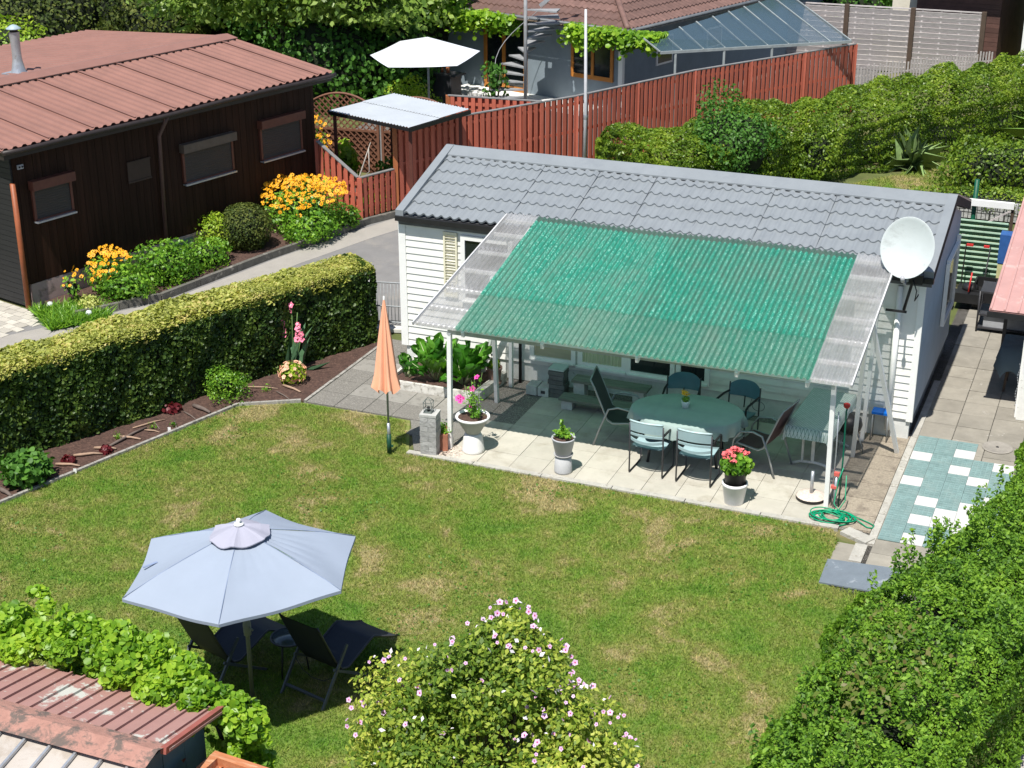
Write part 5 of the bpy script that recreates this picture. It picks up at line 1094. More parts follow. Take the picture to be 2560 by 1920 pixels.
m = MB(); m.tube([(.45-f*D, -.45+f*D, 2.47+f*D*sl0) for f in np.linspace(0, 1, 14)], .085, 8); m.build('hip_cap', rooftile, nh)
m = MB(); m.tube([(-9.4, -.5, 2.4), (.5, -.5, 2.4), (.5, 12.4, 2.4)], .055, 8); m.b2((-9.4, -.44, 2.3), (.44, -.0, 2.38)); m.b2((.0, 0, 2.3), (.44, 12.4, 2.38)); m.build('gutter', P('slate_gutter', (.12, .13, .14), .5), nh)
# spiral stair
t = thing('spiral_staircase', 'dark metal spiral staircase in front of the grey house wall', 'staircase', (-5.1, 18.2, 0)); iron = P('dark_iron', (.27, .275, .285), .55, .15)
MB().tube([(0, 0, 0), (0, 0, 4.2)], .05, 10).build('centre_pole', iron, t)
for i in range(14):
    a = R(215)+R(-215)*i/13-.1; z = .2+.2*i; m = MB()
    p = [(0, 0), (.95*math.cos(a), .95*math.sin(a)), (.95*math.cos(a+.55), .95*math.sin(a+.55))]; m.prism(p, z, z+.04); m.build('step', iron, t)
MB().tube([(.85*math.cos(R(215)+R(-215)*i/13+.1), .85*math.sin(R(215)+R(-215)*i/13+.1), 1.05+.2*i) for i in range(14)], .01, 5).build('handrail', iron, t)
MB().beam((.3, .3, 2.9), (1.2, .6, 3.6), .05, .09).build('landing_beam', iron, t)
# glass canopy
t = thing('glass_canopy', 'sloping glass canopy with pale rafters against the tiled roof', 'canopy', (-1, 18, 0)); og = (-1, 18, 0)
G1, G2, G3, G4 = Vector((-1.52, 17.61, 2.35)), Vector((-1.02, 17.5, 2.05)), Vector((3.31, 20.91, 2.05)), Vector((.36, 25.94, 2.45))
m = MB(og); m.add([G1, G2, G3, G4, G1+Vector((0, 0, .012)), G2+Vector((0, 0, .012)), G3+Vector((0, 0, .012)), G4+Vector((0, 0, .012))], [(3, 2, 1, 0), (4, 5, 6, 7), (0, 1, 5, 4), (1, 2, 6, 5), (2, 3, 7, 6)]); m.build('glass_panes', glass('canopy_glass', (.07, .12, .15), .42, .1), t)
m = MB(og)
for i in range(10): f = i/9; m.beam(G1.lerp(G4, f)+Vector((0, 0, .03)), G2.lerp(G3, f)+Vector((0, 0, .03)), .035, .03)
m.beam(G2, G3, .05, .07); m.build('rafter', P('pale_grey_frame', (.26, .29, .29), .5), t)
for f in (.08, .33, .58): p = G2.lerp(G3, f); m = MB(og); m.beam((p.x, p.y, 0), (p.x, p.y, 2.0), .06, .06, 0, (0, 1, 0)); m.build('post', P('pale_grey_frame', (.42, .46, .46)), t)
# climber over the eave
t = thing('grape_vine', 'bright green vine hanging along the eave of the grey house', 'climber', (-5, 18.7, 0)); og = (-5, 18.7, 0)
A_ = R(-16.9); r = np.random.default_rng(3); k = 13000; u = r.uniform(-6.5, 1.6, k); dd = np.abs(r.normal(size=k))*.2; zz = 2.45-dd*1.0-.25*np.sin(u*2.1)**2*r.uniform(0, 1, k); vv = -.55+r.normal(size=k)*.14
keep = (noise3(np.stack([u, vv, zz], 1), 3.5, 4) > -.3) & ((u < -3.3) | (u > -1.75)); u, vv, zz = u[keep], vv[keep], zz[keep]
Q = np.stack([-2.5+u*math.cos(A_)-vv*math.sin(A_), 18.9+u*math.sin(A_)+vv*math.cos(A_), zz], 1); stamp('leaves', Q, (0, -.6, .7), .12, vineL, t, T_ROUND, .9, 5, og)
MB(og).tube([(-8.6, 20.2, 2.3), (-5.4, 19.2, 2.35), (-2.6, 18.35, 2.35), (-1.2, 17.9, 2.3)], .03, 6).build('stem', barkm, t)
bush('climbing_plant', 'dark leafy climber around the foot of the spiral stairs', 'climber', (-5.9, 17.9, .8), (.45, .4, .7), 420, laurel, .11, 81, .5, tmpl=T_ROUND, gap=-.2)
# white parasol and terrace things
t = thing('terrace_parasol', 'open white parasol dappled by tree shade on the neighbour terrace', 'parasol', (-6.32, 14.6, 0)); og = (-6.32, 14.6, 0)
c6 = [(-7.75, 13.5), (-6.46, 12.5), (-4.95, 13.3), (-4.95, 15.1), (-6.2, 16.3), (-7.7, 15.6)]; m = MB(og); tp_ = Vector((-6.32, 14.5, 2.62))
c6 = [(-7.6, 13.75, 2.2), (-6.46, 12.5, 2.2), (-4.95, 13.3, 2.2), (-5.2, 15.3, 2.2), (-6.8, 16.3, 2.2), (-7.75, 15.8, 2.2)]
for i in range(6):
    a, b = Vector(c6[i]), Vector(c6[(i+1) % 6]); rows = [[tuple(tp_.lerp(a.lerp(b, g_), f)+Vector((0, 0, -.015*f*math.sin(math.pi*g_)))) for g_ in np.linspace(0, 1, 7)] for f in np.linspace(0, 1, 6)]; m.grid(rows)
m.build('canopy', offw, t); MB(og).tube([(-6.32, 14.5, 0), (-6.32, 14.5, 2.6)], .03, 8).build('pole', alum, t)
t = thing('terrace_grill', 'dark grill cart with small jars on top beside the house wall', 'grill', (-7.6, 18.3, 0), R(-10)); m = MB(); m.box((0, 0, .45), (.75, .5, .8)); m.box((0, 0, .88), (1.05, .55, .05)); m.build('cabinet', dgrey, t); m = MB(); m.lathe([(0, 0), (.05, 0), (.05, .16), (0, .17)], (.1, 0, .9), 10); m.build('jar', orangewood, t); m = MB(); m.lathe([(0, 0), (.04, 0), (.04, .12), (0, .13)], (-.1, 0, .9), 10); m.build('jar', orangewood, t)
t = thing('deck_cushions', 'dark grey cushions lying on the terrace by the orange door', 'cushion', (-6.1, 17.6, 0), R(-15)); m = MB()
for i in range(4): m.box((-.25+i*.17, 0, .22), (.13, .3, .4), 0, 0, Matrix.Rotation(R(20), 3, 'Y'))
m.build('padding', slingd, t)
t = thing('terrace_lamp_box', 'small pale box with dark slot on the terrace edge', 'box', (-6.5, 16.9, 0), R(-10)); m = MB(); m.b2((-.2, -.15, 0), (.2, .15, .5)); m.b2((-.05, -.16, .1), (.15, -.155, .45), 1); m.build('housing', [galv, P('brown_panel', (.15, .07, .06))], t)
m = MB(); m.prism([(-8.5, 12), (-4.6, 11.6), (-1.5, 14), (0, 17.5), (3.2, 21.4), (3, 30), (-9, 24)], -.3, .006); tag(m.build('terrace', P('dark_paving', (.12, .115, .11), .9, .2, 3, bump=.5)), kind='structure')
bush('golden_shrub', 'yellow green feathery shrub under the white parasol', 'shrub', (-7.3, 15.3, .6), (.8, .6, .8), 1700, lime, .1, 82, .4)
# ------------------------------------------------------------- background planting
bt = [('dark_shrub', (-10.3, 21.5, 1.6), (2.6, 1.8, 2.2), 'dark shrub mass behind the white parasol, left of the grey house'), ('dark_shrub', (-13.5, 21.5, 1.8), (2.6, 1.8, 2.4), 'dark shrub mass in deep shade under the large tree'),
      ('dark_shrub', (-17.0, 22.5, 1.6), (2.6, 1.6, 2.2), 'mid green shrub behind the far hut roof edge')]
for i, (nm_, c, rd_, lb) in enumerate(bt): bush(nm_, lb, 'shrub', c, rd_, 6500, laurel, .15, 90+i, .2, tmpl=T_ROUND, corer=.8, group='dark shrubs behind the hut')
bush('conifer_hedge', 'rounded olive green conifer at the top left picture corner', 'hedge', (-21.5, 17.5, 1.7), (3.0, 2.2, 2.2), 15000, conif, .13, 94, .12, corer=.85, stems=0); bush('conifer_hedge', 'olive conifer left of the blue green shrub above the hut roof', 'hedge', (-18.2, 19.2, 1.4), (2.0, 1.6, 1.7), 8000, conif, .13, 95, .12, corer=.85, stems=0)
bush('lime_conifer', 'bright green low bush at the extreme left behind the hut roof', 'shrub', (-19.0, 13.5, 1.2), (1.6, 1.2, 1.4), 3500, lime, .13, 96, .3, corer=.7)
def tree(name, label, base, trunk_h, tr, crown, n, leaf, size, seed, lobes=9, tmpl=T_LEAF):
    t = thing(name, label, 'tree', (base[0], base[1], 0)); r = random.Random(seed); m = MB(); cx, cy, cz, rx, ry, rz_ = crown; lob = []
    m.tube([(0, 0, 0), (.05, .03, trunk_h*.5), (0, .05, trunk_h), (.1, 0, trunk_h*1.4)], [tr*1.3, tr, tr*.85, tr*.6], 10)
    for i in range(lobes):
        a = 6.28*i/lobes*1.62; k = r.uniform(.35, .85); c = (cx+rx*k*math.cos(a), cy+ry*k*math.sin(a), cz+rz_*r.uniform(-.6, .6)); lob.append(c)
        m.tube([(0, 0, trunk_h*r.uniform(.7, 1.1)), (c[0]*.5, c[1]*.5, trunk_h+(c[2]-trunk_h)*.5), (c[0]*.95, c[1]*.95, c[2])], [tr*.5, tr*.3, tr*.1], 6)
    m.build('trunk', barkm, t); Qs = []; Ns = []
    for i, c in enumerate(lob):
        q, n_ = blob(c, (rx*.5, ry*.5, rz_*.5), n//lobes, seed+i, .4, None, .4, 2.0, -.15); Qs.append(q); Ns.append(n_*.7+np.array((0, -.2, .5)))
    stamp('crown', np.concatenate(Qs), np.concatenate(Ns), size, leaf, t, tmpl, .9, seed); return t
tree('walnut_tree', 'large spreading tree with drooping pale leaves above the hut roof end', (-12.0, 19.5), 1.6, .2, (.6, -3.2, 3.6, 4.3, 2.4, 1.5), 30000, treeL, .19, 101, 14)
tree('garden_tree', 'leafy tree left of the grey house, touching the vine', (-9.6, 21.0), 1.5, .14, (.5, -.6, 3.2, 1.8, 1.5, 1.3), 6000, vineL, .17, 102, 8, T_ROUND)
tree('shrub_tree', 'blue green bushy tree between the conifer and the big tree', (-17.2, 20.5), 1.2, .12, (0, -1, 2.6, 1.9, 1.6, 1.2), 5000, laurel, .17, 103, 8, T_ROUND)
Qs = []; Ns = []
for i in range(9): q, n_ = blob((-34+i*5.2, 36+2*math.sin(i*2), 2.0), (3.6, 2.2, 3.4), 4200, 110+i, .2, .05, .2, .7); Qs.append(q); Ns.append(n_)
o = stamp('distant_shrubs', np.concatenate(Qs), np.concatenate(Ns), .3, laurel, None, T_ROUND, .9, 110); tag(o, 'dark far off shrubs filling the top edge behind everything', 'shrubs', kind='stuff')
bush('dark_shrub', 'dark shrub directly behind the hut roof end, left of the white parasol', 'shrub', (-10.4, 16.6, 1.2), (2.0, 1.2, 1.5), 5200, laurel, .13, 104, .25, tmpl=T_ROUND, corer=.8, group='dark shrubs behind the hut'); bush('dark_shrub', 'dark shrub between the white parasol and the grill cart', 'shrub', (-9.0, 17.9, 1.3), (1.2, 1.0, 1.6), 3600, laurel, .13, 105, .25, tmpl=T_ROUND, corer=.8, group='dark shrubs behind the hut')
# back hedge, shrubs
hedge('loose_hedge', 'loose yellow green hedge running up behind the mobile home to the top right', [(.25, 10.95), (1.6, 12.7), (4.2, 16.0), (7.1, 19.8), (10, 24.5), (13, 29)], 1.25, 1.75, 170000, backh, .075, 121, None, .75, amp=.22, jit=1.1, crown=.35, amp2=.14, hf=lambda Q: .7+.3*np.clip((Q[:, 1]-11)/8, 0, 1))
bush('dark_laurel', 'darker green shrub bulging out of the loose hedge above the roof ridge', 'shrub', (2.3, 12.6, .95), (1.2, 1.0, 1.15), 9500, laurel, .09, 122, .3, corer=.7, namp=.28, jit=1.1)
bush('light_shrub', 'light green upright shrub right of the dark laurel', 'shrub', (3.9, 13.7, .7), (.8, .6, .85), 4200, backh, .08, 123, .35, corer=.6, namp=.3, jit=1.2)
bush('lime_shrub', 'rounded yellow green shrub at the right edge above the low wall', 'shrub', (8.2, 14.4, .55), (1.5, .9, .8), 8000, backh, .09, 124, .25, corer=.7, namp=.25, jit=1.1)
bush('ornamental_grass', 'fine arching ornamental grass clump at the right picture edge', 'grass clump', (9.4, 18.2, .7), (.9, .7, .9), 60, lime, .1, 125, .4, stems=0)
t = bpy.data.objects['ornamental_grass']; stamp('blades', [(random.gauss(0, .12), random.gauss(0, .1), 0) for i in range(520)], (0, -1, .6), 1.5, P('bright_blade', (.16, .3, .05), .6, .2), t, T_THIN, 1.3, 7, updir=(0, 0, .9), svar=.3)
t = thing('yucca', 'spiky green yucca like plant at the foot of the loose hedge', 'plant', (5.9, 16.0, 0)); stamp('leaf_blades', [(0, 0, .05)]*90, (0, -.2, .8), .85, P('yucca_leaf', (.22, .33, .12), .6, .3), t, T_THIN, 1.6, 8, updir=(0, 0, .45))
m = MB(); m.prism([(4.5, 13.5), (6.2, 12.4), (9.5, 12.4), (9.5, 19.5), (8.2, 19.0)], -.3, .01); tag(m.build('back_lawn', grass_mat('back_lawn_ground', False)), kind='structure')
grass('grass', 4.4, 9.6, 12.3, 19.5, 60000, [(4.5, 13.5), (6.2, 12.4), (9.5, 12.4), (9.5, 19.5), (8.2, 19.0)], .05, 17, label='dry grass patch beyond the mobile home')
bush('ground_cover', 'yellow green ground cover spilling over the low stone wall', 'ground cover', (8.2, 12.5, .35), (1.7, .4, .3), 4200, backh, .07, 126, .35, stems=0, corer=.6)
t = thing('stone_wall', 'low rough grey stone wall under the ground cover', 'wall', (8.2, 12.2, 0)); m = MB()
for i in range(12):
    for k_ in range(2): m.box((-1.8+i*.32+.15*k_, 0, .12+.2*k_), (.3, .2, .18), random.uniform(-.05, .05))
m.build('stones', stonem, t)
t = thing('metal_fence', 'thin dark metal rod fence in front of the low stone wall', 'fence', (8.4, 10.9, 0)); m = MB()
for i in range(26): m.tube([(-1.2+i*.09, 0, 0), (-1.2+i*.09, 0, .85)], .007, 4)
for z in (.12, .5, .82): m.tube([(-1.25, 0, z), (1.15, 0, z)], .01, 4)
m.build('rods', blackm, t)
# grey fence panels in the far right
for i, (xa, xb, lb) in enumerate(((-2.25, -.1, 'weathered grey board fence panel seen through the glass canopy'), (-.1, 1.93, 'weathered grey board fence panel behind the canopy tip'), (1.93, 3.95, 'weathered grey board fence panel between the two dark posts'), (3.95, 6.05, 'weathered grey board fence panel next to the brown shed'))):
    t = thing('fence_panel', lb, 'fence', (xa, 27.5, 0), 0, 'grey board fence panels'); m = MB()
    for k_ in range(12): m.box(((xb-xa)/2+.03, .0, .1+.158*k_), (xb-xa-.1, .025, .15), 0, 0, Matrix.Rotation(R(14), 3, 'X'), random.random())
    for q in range(4): x = .25+q*(xb-xa-.4)/3; m.b2((x, -.005, .05), (x+.05, .045, 1.95))
    m.build('boards', greyboard, t); m = MB(); m.b2((xb-xa-.07, -.07, 0), (xb-xa+.07, .07, 2.0)); m.build('post', dpost, t); m = MB(); m.b2((.02, -.03, 1.95), (xb-xa-.05, .04, 1.985)); m.build('cap_rail', greyboard, t)
t = thing('picket_fence', 'low grey paling fence partly buried in the loose hedge', 'fence', (3.0, 23.6, 0)); m = MB()
for i in range(46): f = i/45; m.box((3.4*f, 4.0*f, .42+random.uniform(-.05, .05)), (.05, .015, .84), R(45))
m.build('pales', greyboard, t); m = MB(); m.beam((0, .03, .55), (3.4, 4.03, .55), .02, .04); m.build('rail', greyboard, t)
t = thing('brown_shed', 'brown timber shed with shaded side wall at the top right', 'shed', (6.45, 28.3, 0), R(-8)); m = MB()
for k_ in range(20): m.b2((-2.6, -.02-.005*(k_ % 2), .14*k_), (.0, .05, .14*k_+.135), r=random.random())
m.b2((-2.6, .04, 0), (0, 3.5, 2.7)); m.build('wall', P('brown_shed_boards', (.10, .05, .04), .7, .2, 4, rnd=.2), t); m = MB(); m.b2((-2.9, -.5, 2.7), (.35, 3.9, 2.8)); m.build('roof', P('brown_roof_board', (.14, .09, .07), .8), t)
t = thing('cream_chimney', 'cream rendered chimney stub rising behind the grey fence', 'chimney', (3.5, 29.5, 0)); m = MB(); m.box((0, 0, 1.4), (.9, .8, 2.8)); m.box((.75, .1, 1.3), (.5, .5, 2.6)); m.build('masonry', P('cream_render', (.62, .58, .47), .9, .1, 4), t)
t = thing('white_building', 'sunlit white wall at the extreme top right', 'building', (8.5, 27.4, 0), R(-8)); m = MB(); m.b2((-1.3, 0, 0), (4, 4, 4)); m.build('wall', white, t)
bush('far_foliage', 'green and dark red foliage behind the grey fence panels', 'shrub', (1.2, 30.0, 1.3), (2.2, .8, 1.3), 2600, laurel, .15, 131, .3, corer=.7)

# ------------------------------------------------------------- right side: pink roofed shed, rack, mower, slats
t = thing('pink_shed', 'shed with pale pink ribbed roof at the right picture edge', 'shed', (9.22, 1.3, 0)); m = MB()
def ribbed(m, x0, x1, y0, y1, z0, z1, per, h=.025, w=.03, dx=0):
    n = int((x1-x0)/per)+1
    m.add([(x0, y0, z0), (x1, y0, z0), (x1+dx, y1, z1), (x0+dx, y1, z1)], [(0, 1, 2, 3)]); m.add([(x0, y0, z0-.02), (x1, y0, z0-.02), (x1+dx, y1, z1-.02), (x0+dx, y1, z1-.02)], [(3, 2, 1, 0)])
    for i in range(n): x = x0+i*per+.01; m.beam((x+w/2, y0, z0+h/2), (x+w/2+dx, y1, z1+h/2), w, h)
ribbed(m, 0, 3, 0, 6.5, 1.75, 2.15, .2, .03, .03, -.06); m.build('roof', pinkroof, t)
m = MB(); m.b2((-.02, -.03, 1.64), (3, .01, 1.72)); m.b2((-.03, 0, 1.64), (0, 6.5, 1.73)) if False else None; m.build('gutter', blackm, t)
for x, y in ((.05, 3.2), (.03, 6.3)): m = MB(); m.b2((x-.03, y-.03, 0), (x+.03, y+.03, 1.8)); m.build('post', dgrey, t)
m = MB(); m.b2((.9, 3.0, 0), (3, 6.4, 1.7)); m.build('wall', P('dark_shed_wall', (.06, .06, .065), .8), t)
m = MB(); m.b2((.55, .15, 0), (.63, .23, 1.7)); m.build('post', white, t)
t = thing('white_plank', 'peeling white plank standing upright at the right edge with a thin chain', 'post', (9.9, 1.45, 0)); m = MB(); m.b2((-.1, -.08, 0), (.12, .03, 1.72)); m.build('board', P('peeling_white', (.72, .72, .69), .7, .08, 8, dirt=((.4, .38, .33), 9, .6, .68)), t); m = MB(); m.b2((.03, -.085, .3), (.1, -.081, .42)); m.build('red_mark', P('red_paint', (.5, .03, .02), .5), t); m = MB()
for i in range(16): m.tube([(-.15+.012*math.sin(i), .1, .15+i*.045), (-.15+.012*math.sin(i+1), .1, .18+i*.045)], .006, 5)
m.build('chain', galv, t)
t = thing('covered_table', 'small table under a hanging grey blue cloth in the shed shade', 'table', (9.75, 2.7, 0)); m = MB(); m.box((0, 0, .74), (.6, .6, .03)); m.build('tabletop', dpost, t)
for a, b in ((-1,-1),(1,-1),(1,1),(-1,1)): MB().beam((a*.25, b*.25, 0), (a*.2, b*.2, .73), .04, .04, 0, (0, 1, 0)).build('leg', dpost, t)
m = MB(); per = [(.36*max(-1, min(1, 1.35*math.cos(a))), .36*max(-1, min(1, 1.35*math.sin(a)))) for a in np.linspace(0, 6.283, 65)]
m.grid([[(x*f*(1+(.12*math.sin(i*.9) if f > 1 else 0)), y*f, z-(.14*math.sin(i*.42)**2 if f > 1 else 0)) for i, (x, y) in enumerate(per)] for f, z in ((0, .765), (1, .762), (1.12, .42))]); o = m.build('table_cover', P('blue_grey_cloth', (.12, .165, .19), .85, .08, 3, bump=.3)); o.location = (9.75, 2.7, 0); tag(o, 'blue grey cloth hanging over the small table in the shed shade', 'tablecloth')
t = thing('storage_rack', 'low dark metal rack with a pale box under the pink roof edge', 'rack', (8.95, 5.4, 0)); m = MB()
for z in (.06, .3, .72): m.b2((-.2, -.3, z), (1.0, .3, z+.03))
for a, b in ((-.2, -.3), (-.2, .3), (1.0, -.3), (1.0, .3)): m.tube([(a, b, 0), (a, b, .75)], .018, 6)
m.build('frame', dgrey, t); m = MB(); m.box((.4, 0, .18), (1.0, .5, .2)); m.build('pale_box', P('grey_box', (.33, .34, .36), .6), t)
t = thing('lawn_mower', 'black push mower with red handle parts parked before the green slats', 'lawn mower', (8.45, 6.35, 0)); m = MB(); m.box((0, .1, .22), (.46, .6, .18)); m.lathe([(0, .3), (.14, .3), (.15, .36), (.1, .42), (0, .43)], (0, .1, 0), 16); m.build('body', blackm, t)
for a, b in ((-1,-1),(1,-1),(1,1),(-1,1)): MB().tube([(a*.24, .1+b*.27, .1), (a*.29, .1+b*.27, .1)], .1, 14).tube([(a*.29, .1+b*.27, .1), (a*.3, .1+b*.27, .1)], .045, 10, 1).build('wheel', [blackm, white], t)
m = MB(); m.tube([(-.2, .35, .3), (-.22, .75, .95), (.22, .75, .95), (.2, .35, .3)], .013, 6); m.build('handle', dgrey, t); m = MB(); m.tube([(0, -.2, .35), (.02, -.1, .7)], .016, 6); m.box((-.15, .73, .96), (.12, .05, .04)); m.box((.15, .73, .96), (.1, .05, .04)); m.build('red_grips', P('red_grip', (.5, .03, .03), .5), t)
t = thing('collection_box', 'black open crate beside the mower, in front of the slats', 'crate', (8.72, 6.5, 0)); m = MB(); m.b2((-.2, -.2, 0), (.2, .2, .06)); m.b2((-.2, -.2, .06), (-.17, .2, .5)); m.b2((.17, -.2, .06), (.2, .2, .5)); m.b2((-.17, .17, .06), (.17, .2, .5)); m.b2((-.17, -.2, .06), (.17, -.17, .35)); m.build('shell', blackm, t)
t = thing('slatted_bench', 'green and white slatted shutter panels leaning at the end of the path', 'shutter', (8.45, 7.4, 0)); gs = P('green_slat', (.01, .07, .035), .5); m = MB(); m2 = MB()
for i in range(13): m.box((0, .0, .1+i*.1), (.95, .03, .07), 0, 0, Matrix.Rotation(R(30), 3, 'X')); m2.box((0, -.02, .145+i*.1), (.93, .02, .028))
m.build('green_slats', gs, t); m2.build('pale_slats', P('pale_slat', (.42, .6, .45), .5), t)
t = thing('white_beam', 'white beam on posts with a green post at the end of the side path', 'gate', (8.4, 7.8, 0)); m = MB(); m.b2((-.4, -.04, 1.52), (.55, .04, 1.64)); m.build('beam', white, t); m = MB(); m.tube([(-.18, .1, 0), (-.18, .1, 2.0)], .045, 10); m.build('post', P('deep_green_post', (.0, .07, .035), .5), t); m = MB(); m.b2((.5, 0, 0), (.56, .06, 1.55)); m.build('post', dpost, t); m = MB(); m.beam((-.4, -.1, .9), (.5, -.06, 1.5), .02, .03); m.build('brace', greyboard, t)
t = thing('blue_container', 'blue plastic container half hidden by the pink roof', 'container', (8.98, 7.2, 0)); m = MB(); m.box((0, 0, .95), (.32, .3, .55)); m.box((0, 0, .35), (.3, .3, .6), mi=1); m.build('tub', [P('blue_plastic', (.03, .1, .3), .5), P('yellowish_plastic', (.5, .48, .25), .5)], t)

# ------------------------------------------------------------- foreground right hedge
rp_ = [(9.3, -14.2), (9.28, -10.8), (9.48, -9.2), (9.9, -7.2), (10.08, -6.2), (10.6, -4.9), (10.92, -3.6), (11.12, -2.5), (11.6, .2)]
hr = hedge('privet_hedge', 'big untrimmed privet hedge filling the lower right corner', rp_, .85, 1.5, 330000, privet, .042, 141, None, .5, amp=.17, jit=1.15, crown=.3, amp2=.09, gap=-.85)
og = (9.3, -14.2, 0); r = np.random.default_rng(8); Q = []; m = MB(og)
for i in range(420):
    j = r.integers(0, len(rp_)-1); f = r.uniform(); x = rp_[j][0]+(rp_[j+1][0]-rp_[j][0])*f+r.uniform(-.72, .8); y = rp_[j][1]+(rp_[j+1][1]-rp_[j][1])*f; h = r.uniform(.12, .45)
    if i < 12: y = r.uniform(-7.5, -4.6); x = 9.25+(y+7.0)*.26+r.uniform(-.08, .2); h = r.uniform(.2, .5)
    dx, dy = r.normal(size=2)*.06
    m.tube([(x, y, 1.3), (x+dx, y+dy, 1.45+h)], .004, 4); n = int(h*170)
    for k_ in range(n): g_ = k_/n; Q.append((x+dx*g_+r.normal()*.022, y+dy*g_+r.normal()*.022, 1.4+(h+.05)*g_))
stamp('young_shoots', Q, (0, -.3, 1), .05, privet, hr, T_LEAF, 1.1, 9, og)
Q = []
for cx, cy in ((9.2, -8.9), (9.3, -9.6), (9.4, -8.2), (9.7, -8.8)):
    for i in range(90): Q.append((cx+r.normal()*.24, cy+r.normal()*.32, 1.46+abs(r.normal())*.12))
stamp('bronzed_leaves', Q, (-.2, -.4, .8), .075, hazel, hr, T_LEAF, .8, 10, og)
grass('gravel', 10.3, 12.5, -12, -5, 10, [(0, 0), (1, 0), (1, 1)], .05, 4, label='grey gravel right of the privet hedge') if False else None
m = MB(); m.prism([(10.2, -14), (14, -14), (14, -5), (10.9, -5)], -.3, -.005); tag(m.build('gravel_path', P('light_gravel', (.4, .36, .33), .9, .35, 30, bump=1.2, bscale=40)), kind='structure')

# ------------------------------------------------------------- hibiscus
HX, HY = 6.1, -10.6
t = thing('hibiscus_bush', 'large flowering hibiscus bush with lilac blossoms in the foreground', 'shrub', (HX, HY, 0)); r = random.Random(12); lob = []; m = MB()
for i in range(16):
    a = 6.28*i/16*1.618; k = (.35 if i < 5 else .8); z = (1.75-.1*i if i < 5 else 1.25-.045*(i-5)); lob.append((1.22*k*math.cos(a)*.95, 1.0*k*math.sin(a), z, .42 if i < 5 else .47))
lob += [(.12, .2, 2.16, .24), (-.05, .1, 1.9, .34), (.3, .3, 1.82, .3), (.15, .2, 2.0, .3), (-.45, 0, 1.6, .4), (.75, 0, 1.4, .4), (0, -.2, 1.55, .4)]
for c in lob: m.tube([(0, 0, .1), (c[0]*.35, c[1]*.35, c[2]*.45), (c[0]*.9, c[1]*.9, c[2]+.15)], [.035, .018, .006], 6)
m.build('stem', barkm, t); Qs = []; Ns = []
for i, c in enumerate(lob):
    q, n_ = blob(c[:3], (c[3], c[3], c[3]*.8), 2100, 200+i, .42, .1, .3, 4, -.4); Qs.append(q); Ns.append(n_*.7+np.array((0, -.3, .5)))
Qa = np.concatenate(Qs); Na = np.concatenate(Ns); rr_ = np.clip(.45+.35*noise3(Qa, 1.6, 77)+np.random.default_rng(5).uniform(-.4, .4, len(Qa)), 0, 1); stamp('leaves', Qa, Na, .058, hibL, t, T_LEAF, .9, 201, rnd=rr_)
Q = []; Qf = []
for i in range(420):
    c = lob[r.randrange(len(lob))]; a = r.uniform(0, 6.28); e = r.uniform(-.1, 1.4); p = (c[0]+c[3]*1.08*math.cos(e)*math.cos(a), c[1]+c[3]*1.08*math.cos(e)*math.sin(a), c[2]+c[3]*.9*math.sin(e)+.02)
    if p[0] < .35 and p[1] < .1 and r.random() < .55 and p[0] > -.75: continue
    (Q if i % 5 < 3 else Qf).append(p)
stamp('blossom', Q, (-.1, -.8, .7), .055, [lilf, P('crimson_eye', (.4, .02, .12), .7)], t, T_FIVE, .6, 4); stamp('furled_blossom', Qf, (0, -.4, .8), .055, palef, t, T_LEAF, 1.2, 5)

# ------------------------------------------------------------- foreground shed with climber
t = thing('foreground_shed', 'old shed with faded red ribbed roof at the bottom left corner', 'shed', (2.5, -13.3, 0)); og = (2.5, -13.3, 0)
m = MB(og); ribbed(m, .4, 4.32, -12.35, -13.3, 1.98, 2.24, .145, .022, .022, .1); m.build('roof', redroof2, t)
m = MB(og); m.beam((4.31, -12.33, 2.0), (4.42, -13.35, 2.27), .05, .06); m.build('verge_trim', P('verge_red', (.30, .09, .07), .6), t)
m = MB(og); m.add([(.4, -13.22, 2.27), (4.42, -13.27, 2.27), (4.42, -13.42, 2.32), (.4, -13.42, 2.32), (4.42, -13.62, 2.27), (.4, -13.62, 2.27)], [(0, 3, 2, 1), (3, 5, 4, 2)]); m.b2((2.9, -13.44, 2.32), (4.4, -13.28, 2.335)) if False else None; m.build('ridge_cap', mossroof, t)
m = MB(og); m.add([(.4, -13.55, 2.22), (4.35, -13.55, 2.22), (4.35, -15.5, 1.8), (.4, -15.5, 1.8)], [(3, 2, 1, 0)]); m.build('sheet_roof', P('grey_plastic_sheet', (.42, .38, .34), .5, .08, 2, dirt=((.3, .25, .2), 3, .5, .7)), t); m = MB(og)
for i in range(16): x = .5+i*.25; m.beam((x, -13.6, 2.235), (x-.02, -15.5, 1.83), .022, .025)
m.build('glazing_bar', galv, t); m = MB(og)
for i in range(9): m.b2((4.12, -15.2+i*.31, 0), (4.16+.004*(i % 2), -15.2+i*.31+.302, 2.0))
m.b2((.5, -15.2, 0), (4.12, -12.5, 1.95)); m.build('wall', P('slate_blue_boards', (.10, .15, .17), .7, .15, 3, rnd=.15), t)
t = thing('climbing_plant', 'bright lime green climber sprawling over the back edge of the shed roof', 'climber', (3.2, -12.2, 0)); og = (3.2, -12.2, 0); r = np.random.default_rng(6)
Qs = []; Ns = []
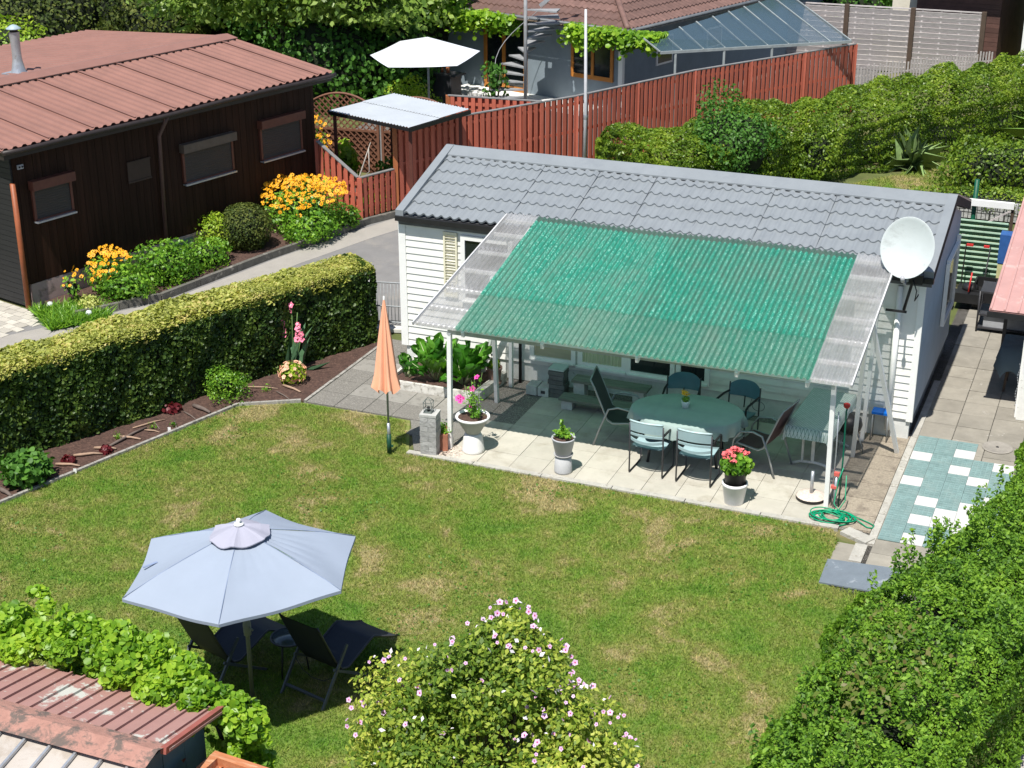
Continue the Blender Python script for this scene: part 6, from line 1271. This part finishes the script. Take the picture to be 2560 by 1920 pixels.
lobes = [(1.75, -12.35, 2.0, .25), (2.0, -12.15, 2.12, .34), (2.35, -12.1, 2.15, .34), (2.7, -12.1, 2.1, .36), (3.05, -12.1, 2.12, .36), (3.4, -12.1, 2.06, .36), (3.75, -12.1, 2.0, .36), (4.1, -12.15, 1.92, .34), (4.35, -12.2, 1.8, .34), (4.5, -12.25, 1.5, .34), (4.55, -12.3, 1.15, .34), (4.6, -12.2, .75, .34), (4.55, -12.4, .35, .34), (2.15, -12.0, 2.45, .13), (2.3, -12.05, 2.4, .12), (2.6, -12.3, 2.16, .2), (3.2, -12.38, 2.14, .22), (3.7, -12.42, 2.08, .2), (4.1, -12.5, 2.0, .2), (2.2, -12.4, 2.12, .18)]
for i, c in enumerate(lobes):
    q, n_ = blob(c[:3], (c[3], c[3]*.8, c[3]*.8), int(3800*(c[3]/.34)**2), 300+i, .55, .05, .25, 3, -.2); Qs.append(q); Ns.append(n_*.35+np.array((0, -.25, .7)))
stamp('leaves', np.concatenate(Qs), np.concatenate(Ns), .06, vineL, t, T_ROUND, 1.15, 301, og)
MB(og).tube([(4.5, -12.35, 0), (4.45, -12.3, 1.0), (4.1, -12.2, 1.85), (3.2, -12.1, 2.0), (1.8, -12.3, 1.95)], [.03, .025, .02, .015, .01], 6).build('stem', barkm, t)
t = thing('wooden_compost_box', 'orange wooden box top with dry leaves at the bottom edge', 'box', (4.9, -13.2, 0), R(-4)); m = MB(); m.b2((-.5, -.55, 0), (.55, .5, 1.72)); m.b2((-.52, .44, 1.72), (.57, .52, 1.8)); m.b2((-.52, -.57, 1.72), (-.44, .44, 1.8)); m.b2((.49, -.57, 1.72), (.57, .44, 1.8)); m.build('boards', P('orange_boards', (.42, .16, .07), .7, .2, 3, stretch=(1, 5, 1), dirt=((.55, .33, .2), 4, .5, .7)), t)
stamp('dry_leaves', [(-.2+random.gauss(0, .14), .2+random.gauss(0, .12), 1.74+random.random()*.02) for i in range(160)], (0, 0, 1), .06, P('dry_leaf', (.22, .08, .04), .9, .3), t, T_LEAF, .8, 3)
